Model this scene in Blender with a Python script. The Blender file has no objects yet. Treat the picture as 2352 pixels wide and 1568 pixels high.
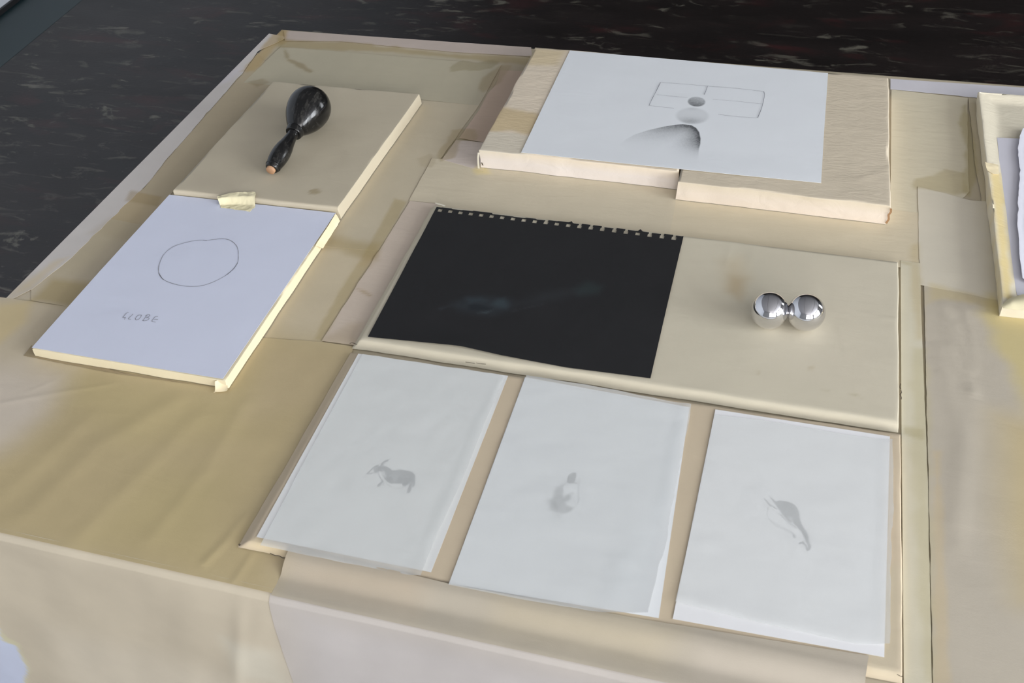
import bpy, bmesh, math, random
import numpy as np
from mathutils import Vector, Matrix

SC = bpy.context.scene
COL = SC.collection
random.seed(7)

# ------------------------------------------------------------------ camera
W, H, FPX = 2352.0, 1568.0, 2323.0
PITCH, ROLL, YAW = map(math.radians, (44.15, -5.25, 19.2))
TZ = 0.75                                   # height of the table top
CAM = np.array([0.0, 0.0, TZ + 0.936])
_cp, _sp, _cr, _sr = math.cos(PITCH), math.sin(PITCH), math.cos(ROLL), math.sin(ROLL)
_c, _s = math.cos(YAW), math.sin(YAW)
_R = np.array([[_c, -_s, 0], [_s, _c, 0], [0, 0, 1]])
_r, _u = np.array([1, 0, 0.]), np.array([0, _sp, _cp])
FW = _R @ np.array([0, _cp, -_sp])
RT = _R @ (_cr * _r + _sr * _u)
UP = _R @ (-_sr * _r + _cr * _u)
cd = bpy.data.cameras.new('camera'); cam = bpy.data.objects.new('camera', cd); COL.objects.link(cam)
cam.matrix_world = Matrix(((RT[0], UP[0], -FW[0], CAM[0]), (RT[1], UP[1], -FW[1], CAM[1]),
                           (RT[2], UP[2], -FW[2], CAM[2]), (0, 0, 0, 1)))
cd.sensor_width = 36.0; cd.lens = FPX / W * 36.0; cd.clip_start = 0.05
cd.dof.use_dof = True; cd.dof.focus_distance = 1.60; cd.dof.aperture_fstop = 14.0
SC.camera = cam

# ------------------------------------------------------------------ view, world, daylight
SC.view_settings.view_transform = 'Standard'; SC.view_settings.look = 'None'
SC.view_settings.gamma = 1.0; SC.view_settings.use_curve_mapping = False
SC.view_settings.exposure = -0.17
SC.cycles.use_denoising = True
SC.cycles.max_bounces = 8; SC.cycles.diffuse_bounces = 5; SC.cycles.glossy_bounces = 4
SC.cycles.transparent_max_bounces = 16; SC.cycles.sample_clamp_indirect = 6.0
wd = bpy.data.worlds.new('sky'); SC.world = wd; wd.use_nodes = True
bg = wd.node_tree.nodes['Background']; bg.inputs[0].default_value = (0.80, 0.90, 1.0, 1); bg.inputs[1].default_value = 1.6


def window_light(loc, rot, sx, sy, power, col):
    l = bpy.data.lights.new('daylight', 'AREA'); l.shape = 'RECTANGLE'; l.size = sx; l.size_y = sy
    l.energy = power; l.color = col
    o = bpy.data.objects.new('daylight', l); COL.objects.link(o); o.location = loc; o.rotation_euler = rot
    return o


# room: x -3 .. 4.6, y -3.6 .. 8, z 0 .. 3.3 ; windows in the right wall and in the front wall
RX0, RX1, RY0, RY1, RZ = -3.0, 4.6, -3.6, 8.0, 3.3
WIN_R = [(-3.0, -1.2), (-0.8, 1.0), (3.3, 4.3)]     # y spans in the right wall
WIN_F = [(0.3, 2.0), (2.4, 4.1)]                    # x spans in the front wall
WZ0, WZ1 = 0.95, 3.1
PR = [205, 190, 50]
PF = [92, 92]
for (a, b), p in zip(WIN_R, PR):
    window_light((RX1 + 0.16, (a + b) / 2, (WZ0 + WZ1) / 2), (0, math.radians(90), 0), WZ1 - WZ0, b - a, p, (0.93, 0.957, 0.985))
for (a, b), p in zip(WIN_F, PF):
    window_light(((a + b) / 2, RY0 - 0.16, (WZ0 + WZ1) / 2), (math.radians(90), 0, 0), b - a, WZ1 - WZ0, p, (1.0, 0.95, 0.93))


# ------------------------------------------------------------------ helpers
def U(px, py, z=0.0):
    """point of the horizontal plane z (above the table top) seen at a pixel of the 2352x1568 frame"""
    px = np.asarray(px, float); py = np.asarray(py, float)
    d = FW * FPX + RT * (px[..., None] - W / 2) - UP * (py[..., None] - H / 2)
    t = (np.asarray(z + TZ - CAM[2]) / d[..., 2])[..., None]
    return (CAM + d * t)[..., :2]


def UV(pts, z=0.0):
    a = np.array(pts, float)
    return U(a[:, 0], a[:, 1], z)


def _hash(i, j, s):
    n = np.sin(i * 127.1 + j * 311.7 + s * 74.7) * 43758.5453
    return n - np.floor(n)


def vnoise(x, y, s=0):
    xi, yi = np.floor(x), np.floor(y); fx, fy = x - xi, y - yi
    fx = fx * fx * (3 - 2 * fx); fy = fy * fy * (3 - 2 * fy)
    a, b = _hash(xi, yi, s), _hash(xi + 1, yi, s); c, d = _hash(xi, yi + 1, s), _hash(xi + 1, yi + 1, s)
    return (a + (b - a) * fx) * (1 - fy) + (c + (d - c) * fx) * fy - 0.5


def fbm(x, y, sx, sy, s=0, octv=3, rot=0.0):
    c, sn = math.cos(rot), math.sin(rot)
    X, Y = (x * c + y * sn) / sx, (-x * sn + y * c) / sy
    v = 0; a = 1.0
    for k in range(octv):
        v = v + a * vnoise(X * 2 ** k, Y * 2 ** k, s + k * 13); a *= 0.5
    return v


def lin(c):
    c = np.asarray(c, float) / 255.0
    return np.where(c <= 0.04045, c / 12.92, ((c + 0.055) / 1.055) ** 2.4)


KL = 0.70


def T(c):
    """paper colour as seen under this room's light -> reflectance"""
    return np.clip(lin(c) / KL, 0, 0.9)


def seg_dist(x, y, poly, closed=True):
    n = len(poly); d = np.full(x.shape, 1e9); inside = np.zeros(x.shape, bool)
    for i in range(n if closed else n - 1):
        ax, ay = poly[i]; bx, by = poly[(i + 1) % n]
        ex, ey = bx - ax, by - ay
        t = np.clip(((x - ax) * ex + (y - ay) * ey) / (ex * ex + ey * ey + 1e-12), 0, 1)
        d = np.minimum(d, np.hypot(x - ax - t * ex, y - ay - t * ey))
        if closed and by != ay:
            inside ^= ((ay > y) != (by > y)) & (x < ex * (y - ay) / ey + ax)
    return np.where(inside, -d, d) if closed else d


def sstep(a, b, v):
    t = np.clip((v - a) / (b - a), 0, 1); return t * t * (3 - 2 * t)


ZP = -0.0021    # level of the glued paper: the boards' undersides lie just above it
PAINTS = []      # stains that run over the glued paper of the table: (world polygon, reflectance, softness, strength, jitter)


def stain(pts, col, soft=0.01, k=1.0, jit=0.0, z=0.0, store=PAINTS, closed=True, width=0.0):
    k = k * (0.72 if store is PAINTS else 0.9)
    store.append((UV(pts, ZP if store is PAINTS else z), T(col), soft, k, jit, closed, width))


def apply_paints(x, y, C, paints):
    for i, (P, col, soft, k, jit, closed, width) in enumerate(paints):
        m = soft + jit + width + 0.01
        sel = (x > P[:, 0].min() - m) & (x < P[:, 0].max() + m) & (y > P[:, 1].min() - m) & (y < P[:, 1].max() + m)
        if not sel.any():
            continue
        xs, ys = x[sel], y[sel]
        d = seg_dist(xs, ys, P, closed) - width
        if jit:
            d = d + jit * 2 * fbm(xs, ys, 0.02 + jit * 2, 0.02 + jit * 2, 40 + i, 3)
        a = (k * sstep(soft, -soft, d))[:, None]
        C[sel] = C[sel] * (1 - a) + col * a
    return C


def mesh_obj(name, verts, faces, mat, parent=None, cols=None, smooth=True, solid=0.0):
    me = bpy.data.meshes.new(name)
    verts = np.asarray(verts, np.float32); faces = np.asarray(faces, np.int32)
    n = faces.shape[1]
    me.vertices.add(len(verts)); me.vertices.foreach_set('co', verts.ravel())
    me.loops.add(faces.size); me.loops.foreach_set('vertex_index', faces.ravel())
    me.polygons.add(len(faces)); me.polygons.foreach_set('loop_start', np.arange(0, faces.size, n, dtype=np.int32))
    me.polygons.foreach_set('use_smooth', np.full(len(faces), smooth))
    me.update(calc_edges=True); me.validate()
    if cols is not None:
        at = me.color_attributes.new('Col', 'FLOAT_COLOR', 'POINT')
        c4 = np.ones((len(verts), 4), np.float32); c4[:, :3] = cols
        at.data.foreach_set('color', c4.ravel())
    me.materials.append(mat)
    o = bpy.data.objects.new(name, me); COL.objects.link(o); o.parent = parent
    if solid:
        md = o.modifiers.new('thickness', 'SOLIDIFY'); md.thickness = solid; md.offset = -1
        es = o.modifiers.new('crisp_rim', 'EDGE_SPLIT'); es.split_angle = math.radians(50)
    return o


def grid_faces(nu, nv):
    i, j = np.meshgrid(np.arange(nu - 1), np.arange(nv - 1), indexing='ij')
    a = (i * nv + j).ravel()
    return np.stack([a, a + nv, a + nv + 1, a + 1], -1)


def empty(name, loc):
    o = bpy.data.objects.new(name, None); COL.objects.link(o); o.location = loc; o.empty_display_size = 0.05
    return o


def tag(o, label, cat, group=None):
    o['label'] = label; o['category'] = cat
    if group:
        o['group'] = group
    return o


def struct(o):
    o['kind'] = 'structure'; return o


def local(o):
    """keep a child where it stands in the world although its parent is not at the origin"""
    o.matrix_parent_inverse = Matrix.Translation(-Vector(o.parent.location)); return o


# ------------------------------------------------------------------ materials
def newmat(name):
    m = bpy.data.materials.new(name); m.use_nodes = True
    nt = m.node_tree; return m, nt, nt.nodes['Principled BSDF'], nt.nodes, nt.links


def paper_mat(name, rough=0.72, grain=0.25, fibre=0.35, mott=0.05, attr=True, col=None, spec=0.25, rot=0.0, freq=1.0, dist=0.6):
    m, nt, b, N, L = newmat(name)
    tc = N.new('ShaderNodeTexCoord')
    mp = N.new('ShaderNodeMapping'); L.new(tc.outputs['Object'], mp.inputs[0])
    n1 = N.new('ShaderNodeTexNoise'); n1.inputs['Scale'].default_value = 14; n1.inputs['Detail'].default_value = 5
    L.new(mp.outputs[0], n1.inputs['Vector'])
    mr = N.new('ShaderNodeMapRange'); mr.inputs['To Min'].default_value = 1 - mott; mr.inputs['To Max'].default_value = 1 + mott
    mr.inputs['From Min'].default_value = 0.3; mr.inputs['From Max'].default_value = 0.7
    L.new(n1.outputs['Fac'], mr.inputs['Value'])
    mul = N.new('ShaderNodeVectorMath'); mul.operation = 'SCALE'
    if attr:
        a = N.new('ShaderNodeAttribute'); a.attribute_name = 'Col'; L.new(a.outputs['Color'], mul.inputs[0])
    else:
        mul.inputs[0].default_value = col
    L.new(mr.outputs[0], mul.inputs['Scale']); L.new(mul.outputs[0], b.inputs['Base Color'])
    b.inputs['Roughness'].default_value = rough; b.inputs['Specular IOR Level'].default_value = spec
    # fine grain and soft cockling of the paper
    g = N.new('ShaderNodeTexNoise'); g.inputs['Scale'].default_value = 900; g.inputs['Detail'].default_value = 2
    L.new(mp.outputs[0], g.inputs['Vector'])
    mp2 = N.new('ShaderNodeMapping'); mp2.inputs['Rotation'].default_value = (0, 0, rot); mp2.inputs['Scale'].default_value = (10 * freq, 26 * freq, 14 * freq)
    L.new(tc.outputs['Object'], mp2.inputs[0])
    f = N.new('ShaderNodeTexNoise'); f.inputs['Scale'].default_value = 1.6; f.inputs['Detail'].default_value = 4
    f.inputs['Roughness'].default_value = 0.45; f.inputs['Distortion'].default_value = dist
    L.new(mp2.outputs[0], f.inputs['Vector'])
    b1 = N.new('ShaderNodeBump'); b1.inputs['Strength'].default_value = grain; b1.inputs['Distance'].default_value = 0.00025
    b2 = N.new('ShaderNodeBump'); b2.inputs['Strength'].default_value = fibre; b2.inputs['Distance'].default_value = 0.004
    L.new(g.outputs['Fac'], b1.inputs['Height']); L.new(f.outputs['Fac'], b2.inputs['Height'])
    L.new(b1.outputs[0], b2.inputs['Normal']); L.new(b2.outputs[0], b.inputs['Normal'])
    return m


def simple_mat(name, col, rough=0.6, metal=0.0, spec=0.5, coat=0.0):
    m, nt, b, N, L = newmat(name)
    b.inputs['Base Color'].default_value = (*col, 1); b.inputs['Roughness'].default_value = rough
    b.inputs['Metallic'].default_value = metal; b.inputs['Specular IOR Level'].default_value = spec
    b.inputs['Coat Weight'].default_value = coat
    return m


M_COVER = paper_mat('glued_masking_paper', 0.75, 0.35, 0.10, 0.035)
M_WRINK = paper_mat('wrinkled_tissue_paper', 0.7, 0.35, 0.20, 0.03, freq=2.0, dist=1.6)
M_PATCH = paper_mat('thin_glued_paper', 0.72, 0.35, 0.15, 0.03, freq=1.6)
M_BOARD = paper_mat('wrapped_board_paper', 0.75, 0.3, 0.10, 0.025)
M_SHEET = paper_mat('white_drawing_paper', 0.8, 0.12, 0.07, 0.008)
M_BLACK = paper_mat('black_paper', 0.85, 0.3, 0.06, 0.05, spec=0.3)
M_TAPE = paper_mat('masking_tape', 0.55, 0.4, 0.5, 0.05, attr=False, col=tuple(T((200, 192, 160))), spec=0.35)
M_TAPE2 = paper_mat('pale_paper_tape', 0.6, 0.4, 0.4, 0.04, attr=False, col=tuple(T((205, 192, 160))), spec=0.3)
M_PENCIL = simple_mat('graphite_line', (0.15, 0.15, 0.165), 0.5)
M_PENCIL_SOFT = simple_mat('soft_graphite_line', (0.30, 0.30, 0.33), 0.6)
M_CHROME = simple_mat('polished_chrome', (0.74, 0.74, 0.76), 0.045, 1.0)
M_WOOD = simple_mat('pale_wood_plug', (0.47, 0.27, 0.15), 0.6)
M_TABLEWOOD = simple_mat('table_board_wood', (0.25, 0.17, 0.10), 0.6)
M_DARK = simple_mat('dark_gap', (0.03, 0.025, 0.02), 0.8)

# black lacquer with scratches
M_LACQ, nt, b, N, L = newmat('scuffed_black_lacquer')
tc = N.new('ShaderNodeTexCoord'); mp = N.new('ShaderNodeMapping'); mp.inputs['Scale'].default_value = (1, 3, 1)
n = N.new('ShaderNodeTexNoise'); n.inputs['Scale'].default_value = 60; n.inputs['Detail'].default_value = 8; n.inputs['Roughness'].default_value = 0.7
r = N.new('ShaderNodeValToRGB'); r.color_ramp.elements[0].position = 0.50; r.color_ramp.elements[0].color = (0.006, 0.006, 0.006, 1)
r.color_ramp.elements[1].position = 0.70; r.color_ramp.elements[1].color = (0.040, 0.038, 0.034, 1)
L.new(tc.outputs['Object'], mp.inputs[0]); L.new(mp.outputs[0], n.inputs['Vector']); L.new(n.outputs['Fac'], r.inputs[0])
L.new(r.outputs[0], b.inputs['Base Color'])
mr = N.new('ShaderNodeMapRange'); mr.inputs['From Min'].default_value = 0.35; mr.inputs['From Max'].default_value = 0.7
mr.inputs['To Min'].default_value = 0.08; mr.inputs['To Max'].default_value = 0.30
L.new(n.outputs['Fac'], mr.inputs['Value']); L.new(mr.outputs[0], b.inputs['Roughness'])
bp = N.new('ShaderNodeBump'); bp.inputs['Strength'].default_value = 0.15; bp.inputs['Distance'].default_value = 0.001
n2 = N.new('ShaderNodeTexNoise'); n2.inputs['Scale'].default_value = 110; L.new(tc.outputs['Object'], n2.inputs['Vector'])
L.new(n2.outputs['Fac'], bp.inputs['Height']); L.new(bp.outputs[0], b.inputs['Normal'])


def tracing_mat(name, opac):
    m, nt, b, N, L = newmat(name)
    b.inputs['Base Color'].default_value = (*np.clip(lin((208, 210, 208)) / KL, 0, .93), 1)
    b.inputs['Roughness'].default_value = 0.55; b.inputs['Specular IOR Level'].default_value = 0.35
    tc = N.new('ShaderNodeTexCoord'); mp = N.new('ShaderNodeMapping'); mp.inputs['Scale'].default_value = (4, 12, 8)
    n = N.new('ShaderNodeTexNoise'); n.inputs['Scale'].default_value = 2.2; n.inputs['Detail'].default_value = 5
    L.new(tc.outputs['Object'], mp.inputs[0]); L.new(mp.outputs[0], n.inputs['Vector'])
    bp = N.new('ShaderNodeBump'); bp.inputs['Strength'].default_value = 0.22; bp.inputs['Distance'].default_value = 0.004
    L.new(n.outputs['Fac'], bp.inputs['Height']); L.new(bp.outputs[0], b.inputs['Normal'])
    tr = N.new('ShaderNodeBsdfTransparent'); mx = N.new('ShaderNodeMixShader')
    mx.inputs[0].default_value = opac
    L.new(tr.outputs[0], mx.inputs[1]); L.new(b.outputs[0], mx.inputs[2])
    L.new(mx.outputs[0], N['Material Output'].inputs['Surface'])
    return m


M_TRACE = tracing_mat('tracing_paper', 0.50)

# floor: dark marbled linoleum, glossy
M_FLOOR, nt, b, N, L = newmat('dark_marbled_linoleum')
tc = N.new('ShaderNodeTexCoord')


def nz(scale, stretch, rot, detail, dist=0.0, rough=0.55, loc=(0, 0, 0)):
    mp = N.new('ShaderNodeMapping'); mp.inputs['Rotation'].default_value = (0, 0, rot); mp.inputs['Scale'].default_value = stretch
    mp.inputs['Location'].default_value = loc
    n = N.new('ShaderNodeTexNoise'); n.inputs['Scale'].default_value = scale; n.inputs['Detail'].default_value = detail
    n.inputs['Distortion'].default_value = dist; n.inputs['Roughness'].default_value = rough
    L.new(tc.outputs['Object'], mp.inputs[0]); L.new(mp.outputs[0], n.inputs['Vector']); return n.outputs['Fac']


def ramp(src, stops):
    r = N.new('ShaderNodeValToRGB'); cr = r.color_ramp
    cr.elements[0].position, cr.elements[0].color = stops[0]; cr.elements[1].position, cr.elements[1].color = stops[1]
    for p, c in stops[2:]:
        e = cr.elements.new(p); e.color = c
    L.new(src, r.inputs[0]); return r.outputs[0]


def mixc(f, a, bb):
    m = N.new('ShaderNodeMix'); m.data_type = 'RGBA'
    L.new(f, m.inputs[0])
    for k, v in ((6, a), (7, bb)):
        if hasattr(v, 'is_linked') or hasattr(v, 'links'):
            L.new(v, m.inputs[k])
        else:
            m.inputs[k].default_value = v
    return m.outputs[2]


def mulv(a, b_):
    m = N.new('ShaderNodeMath'); m.operation = 'MULTIPLY'; L.new(a, m.inputs[0]); L.new(b_, m.inputs[1]); return m.outputs[0]


G = lambda v: (v, v, v, 1)
base = ramp(nz(2.2, (1, 3, 1), -0.1, 6), [(0.35, (0.010, 0.0075, 0.0070, 1)), (0.7, (0.021, 0.015, 0.014, 1))])
redm = ramp(nz(3.0, (1, 3.2, 1), -0.2, 6, 0.5, loc=(3, 1, 0)), [(0.56, G(0)), (0.72, G(1))])
c1 = mixc(redm, base, (0.045, 0.014, 0.014, 1))
zone = ramp(nz(1.7, (1, 1.6, 1), 0.0, 4, loc=(7, 2, 0)), [(0.38, G(0.12)), (0.6, G(1))])
fine = ramp(nz(7.0, (1.0, 3.6, 1), -0.22, 7, 0.9, 0.66), [(0.565, G(0)), (0.66, G(1))])
c2 = mixc(mulv(zone, fine), c1, (0.13, 0.12, 0.095, 1))
big = ramp(nz(3.4, (1.0, 3.0, 1), 0.12, 7, 1.2, 0.6, loc=(1, 5, 0)), [(0.635, G(0)), (0.68, G(1))])
c3 = mixc(big, c2, (0.15, 0.14, 0.11, 1))
tiny = ramp(nz(38, (1, 2.6, 1), -0.3, 3, 0.4), [(0.69, G(0)), (0.76, G(1))])
c4 = mixc(mulv(tiny, zone), c3, (0.13, 0.12, 0.10, 1))
L.new(c4, b.inputs['Base Color'])
mr = N.new('ShaderNodeMapRange'); mr.inputs['To Min'].default_value = 0.30; mr.inputs['To Max'].default_value = 0.46
L.new(nz(5, (1, 2, 1), 0, 5), mr.inputs['Value']); L.new(mr.outputs[0], b.inputs['Roughness'])
b.inputs['Specular IOR Level'].default_value = 0.5
bp = N.new('ShaderNodeBump'); bp.inputs['Strength'].default_value = 0.12; bp.inputs['Distance'].default_value = 0.003
L.new(nz(60, (1, 2, 1), 0, 4), bp.inputs['Height']); L.new(bp.outputs[0], b.inputs['Normal'])

M_TEAL = simple_mat('teal_reflection_paint', (0.010, 0.030, 0.034), 0.38)  # colour of the painted floor reflection
M_WHITEWALL = simple_mat('white_wall_paint', (0.72, 0.76, 0.82), 0.85)
M_DARKWALL = simple_mat('dark_wall_paint', (0.05, 0.045, 0.04), 0.9)
M_GREYWALL = simple_mat('grey_wall_paint', (0.42, 0.42, 0.42), 0.9)
M_CEIL = simple_mat('grey_ceiling', (0.50, 0.49, 0.50), 0.9)
M_TRIM = simple_mat('dark_trim', (0.02, 0.02, 0.022), 0.5)
M_FRAME = simple_mat('window_frame_paint', (0.5, 0.5, 0.5), 0.5)


# ------------------------------------------------------------------ boxes and the room
def boxes(name, lst, mat, parent=None, bevel=0.0):
    bm = bmesh.new()
    for (x0, x1, y0, y1, z0, z1) in lst:
        v = [bm.verts.new(p) for p in ((x0, y0, z0), (x1, y0, z0), (x1, y1, z0), (x0, y1, z0), (x0, y0, z1), (x1, y0, z1), (x1, y1, z1), (x0, y1, z1))]
        for f in ((0, 3, 2, 1), (4, 5, 6, 7), (0, 1, 5, 4), (1, 2, 6, 5), (2, 3, 7, 6), (3, 0, 4, 7)):
            bm.faces.new([v[i] for i in f])
    if bevel:
        bmesh.ops.bevel(bm, geom=list(bm.edges), offset=bevel, segments=2, affect='EDGES')
    me = bpy.data.meshes.new(name); bm.to_mesh(me); bm.free(); me.materials.append(mat)
    o = bpy.data.objects.new(name, me); COL.objects.link(o); o.parent = parent
    return o


struct(boxes('floor', [(RX0 - .1, RX1 + .1, RY0 - .1, RY1 + .1, -0.1, 0)], M_FLOOR))
struct(boxes('ceiling', [(RX0 - .1, RX1 + .1, RY0 - .1, RY1 + .1, RZ, RZ + 0.1)], M_CEIL))
struct(boxes('wall_left', [(RX0 - .12, RX0, RY0, RY1, 0, RZ)], M_WHITEWALL))
struct(boxes('baseboard_left', [(RX0, RX0 + .012, RY0, RY1, 0, 0.018)], M_TRIM))
struct(boxes('trim_1', [(RX0 + .012, RX0 + .27, RY0, RY1, 0, 0.0005)], M_TEAL))  # thin teal strip stands in for a blurry reflection on the floor
struct(boxes('wall_back', [(RX0, RX1, RY1, RY1 + .12, 0, RZ)], M_DARKWALL))


def wall_with_windows(name, axis, pos, out, spans, lo, hi, mat, first):
    lst = []; edges = [lo] + [e for s in spans for e in s] + [hi]
    for k in range(0, len(edges), 2):
        lst.append((edges[k], edges[k + 1], 0, RZ))
    for (a, b2) in spans:
        lst.append((a, b2, 0, WZ0)); lst.append((a, b2, WZ1, RZ))
    p0, p1 = min(pos, pos + out), max(pos, pos + out)
    bl = [(p0, p1, a, b2, z0, z1) if axis == 'x' else (a, b2, p0, p1, z0, z1) for a, b2, z0, z1 in lst]
    struct(boxes(name, bl, mat))
    q0, q1 = pos + out * .35, pos + out * .75; q0, q1 = min(q0, q1), max(q0, q1)
    for i, (a, b2) in enumerate(spans):
        t = 0.03; m = (a + b2) / 2; zt = WZ0 + (WZ1 - WZ0) * .68
        r = [(a, a + t, WZ0, WZ1), (b2 - t, b2, WZ0, WZ1), (a, b2, WZ0, WZ0 + t), (a, b2, WZ1 - t, WZ1), (m - .02, m + .02, WZ0, WZ1), (a, b2, zt - .015, zt + .015)]
        bl = [(q0, q1, u0, u1, z0, z1) if axis == 'x' else (u0, u1, q0, q1, z0, z1) for u0, u1, z0, z1 in r]
        struct(boxes('window_%d' % (first + i), bl, M_FRAME))


wall_with_windows('wall_right', 'x', RX1, 0.12, WIN_R, RY0, RY1, M_GREYWALL, 1)
wall_with_windows('wall_front', 'y', RY0, -0.12, WIN_F, RX0, RX1, M_GREYWALL, 4)
for i, bx in enumerate((-0.6, 1.9)):
    struct(boxes('trim_%d' % (2 + i), [(bx, bx + .05, RY0, RY1, RZ - .03, RZ)], M_FRAME))


# ------------------------------------------------------------------ sheets laid out from four borders
def resample(P, n, jit=0.0, seed=0):
    P = np.asarray(P, float); s = np.r_[0, np.cumsum(np.hypot(*np.diff(P, axis=0).T))]
    t = np.linspace(0, s[-1], n)
    Q = np.stack([np.interp(t, s, P[:, 0]), np.interp(t, s, P[:, 1])], -1)
    if jit:
        d = np.gradient(Q, axis=0); nrm = np.stack([-d[:, 1], d[:, 0]], -1); nrm /= np.linalg.norm(nrm, axis=1)[:, None] + 1e-9
        w = np.sin(np.linspace(0, math.pi, n)) ** .3
        Q += nrm * (fbm(t, t * 0 + seed, 0.02, 1, seed, 4) * jit * 2 * w)[:, None]
    return Q


def coons(top, right, bottom, left, us, vs, jit=(0, 0, 0, 0), seed=0):
    """us, vs: parameter values 0..1; top/bottom run left to right, left/right run top to bottom (world x, y)"""
    def at(P, ts, j, sd):
        n = 400; Q = resample(P, n, j, sd); s = np.linspace(0, 1, n)
        return np.stack([np.interp(ts, s, Q[:, 0]), np.interp(ts, s, Q[:, 1])], -1)
    Tt, Bt = at(top, us, jit[0], seed), at(bottom, us, jit[2], seed + 1)
    Lt, Rt = at(left, vs, jit[3], seed + 2), at(right, vs, jit[1], seed + 3)
    u, v = us[:, None, None], vs[None, :, None]
    P00, P10, P01, P11 = Tt[0], Tt[-1], Bt[0], Bt[-1]
    return ((1 - v) * Tt[:, None] + v * Bt[:, None] + (1 - u) * Lt[None] + u * Rt[None]
            - ((1 - u) * (1 - v) * P00 + u * (1 - v) * P10 + (1 - u) * v * P01 + u * v * P11))


def borders(sh, z=0.0):
    """sh: 4 corners TL TR BR BL, or (top, right, bottom, left) pixel polylines"""
    if len(sh) == 4 and not isinstance(sh[0][0], (tuple, list)):
        a, b2, c, d = sh; sh = ([a, b2], [b2, c], [d, c], [a, d])
    return [UV(p, z) for p in sh]


def params(n, fine=None, nf=0):
    t = np.linspace(0, 1, n)
    if fine:
        t = np.unique(np.r_[t[(t < fine[0]) | (t > fine[1])], np.linspace(fine[0], fine[1], nf)])
    return t


def sheet(name, sh, z, col, mat, parent=None, step=0.004, jit=(0, 0, 0, 0), seed=0, hfun=None, paints=None, zpx=None,
          thick=0.0003, us=None, vs=None, mark=None, cockle=0.0002):
    br = borders(sh, z if zpx is None else zpx)
    lu = max(np.hypot(*np.diff(br[0], axis=0).T).sum(), np.hypot(*np.diff(br[2], axis=0).T).sum())
    lv = max(np.hypot(*np.diff(br[1], axis=0).T).sum(), np.hypot(*np.diff(br[3], axis=0).T).sum())
    if us is None:
        us = np.linspace(0, 1, max(6, int(lu / step)))
    if vs is None:
        vs = np.linspace(0, 1, max(6, int(lv / step)))
    P = coons(*br, us, vs, jit, seed)
    x, y = P[..., 0].ravel(), P[..., 1].ravel()
    uu, vv = np.meshgrid(us, vs, indexing='ij'); uu, vv = uu.ravel(), vv.ravel()
    zz = z + cockle * (fbm(x, y, 0.07, 0.05, seed + 5, 3) + 0.5)
    if hfun:
        zz = zz + hfun(x, y, uu, vv)
    C = np.repeat(T(col)[None], len(x), 0)
    if paints is not None:
        C = apply_paints(x, y, C, paints)
    if mark:
        C = mark(x, y, C)
    V = np.stack([x, y, zz + TZ], -1)
    F = grid_faces(len(us), len(vs))[:, ::-1]
    o = mesh_obj(name, V, F, mat, parent, C, True, thick)
    if parent:
        local(o)
    return o


def ribbon(name, strokes, z, width, mat, parent, n=10):
    """pencil strokes given as pixel polylines on the plane z"""
    V, F = [], []
    for st in strokes:
        w = width
        if isinstance(st, tuple) and isinstance(st[1], float):
            st, w = st
        P = UV(st, z)
        if len(P) > 2:       # smooth with catmull-rom
            Q = []
            cl = np.allclose(P[0], P[-1])
            for i in range(len(P) - 1):
                p0 = P[i - 1] if i else (P[-2] if cl else P[0]); p3 = P[i + 2] if i + 2 < len(P) else (P[1] if cl else P[-1])
                p1, p2 = P[i], P[i + 1]
                for t in np.linspace(0, 1, n, endpoint=False):
                    Q.append(.5 * ((2 * p1) + (p2 - p0) * t + (2 * p0 - 5 * p1 + 4 * p2 - p3) * t * t + (3 * p1 - p0 - 3 * p2 + p3) * t ** 3))
            Q.append(P[-1]); P = np.array(Q)
        else:
            P = np.stack([np.interp(np.linspace(0, 1, 12), [0, 1], P[:, k]) for k in (0, 1)], -1)
        d = np.gradient(P, axis=0); nn = np.stack([-d[:, 1], d[:, 0]], -1); nn /= np.linalg.norm(nn, axis=1)[:, None] + 1e-9
        ww = w * (0.75 + 0.5 * (vnoise(np.arange(len(P)) * .23, np.zeros(len(P)) + len(V), 3) + .5))[:, None]
        b0 = len(V)
        for q in np.stack([P + nn * ww / 2, P - nn * ww / 2], 1).reshape(-1, 2):
            V.append((q[0], q[1], z + TZ + 0.0))
        for i in range(len(P) - 1):
            F.append((b0 + 2 * i, b0 + 2 * i + 1, b0 + 2 * i + 3, b0 + 2 * i + 2))
    o = mesh_obj(name, V, F, mat, parent); local(o); return o


# ------------------------------------------------------------------ stains on the glued table paper (pixel outlines at table level)
OC = (166, 150, 112)
stain([(-200, 640), (180, 640), (420, 440), (470, 520), (60, 860), (110, 960), (-200, 1040)], (176, 165, 145), 0.03)
stain([(-200, 860), (60, 840), (170, 850), (130, 960), (60, 1030), (-200, 1100)], (186, 176, 164), 0.035, 0.9)
stain([(-200, 1080), (0, 1050), (110, 950), (200, 845), (500, 900), (640, 770), (800, 800), (600, 1180), (640, 1290), (600, 1380), (-200, 1200)], OC, 0.035)
stain([(150, 850), (520, 905), (620, 800), (560, 1000), (300, 1020), (180, 940)], (171, 156, 113), 0.03, 0.6)
stain([(0, 700), (75, 690), (60, 740), (0, 790), (-90, 800)], (184, 166, 122), 0.012, 0.9)
stain([(600, 790), (790, 810), (740, 930), (560, 960)], (171, 155, 124), 0.03, 0.7)
stain([(350, 1080), (520, 1100), (480, 1290), (200, 1240)], (168, 154, 112), 0.04, 0.7)
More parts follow.
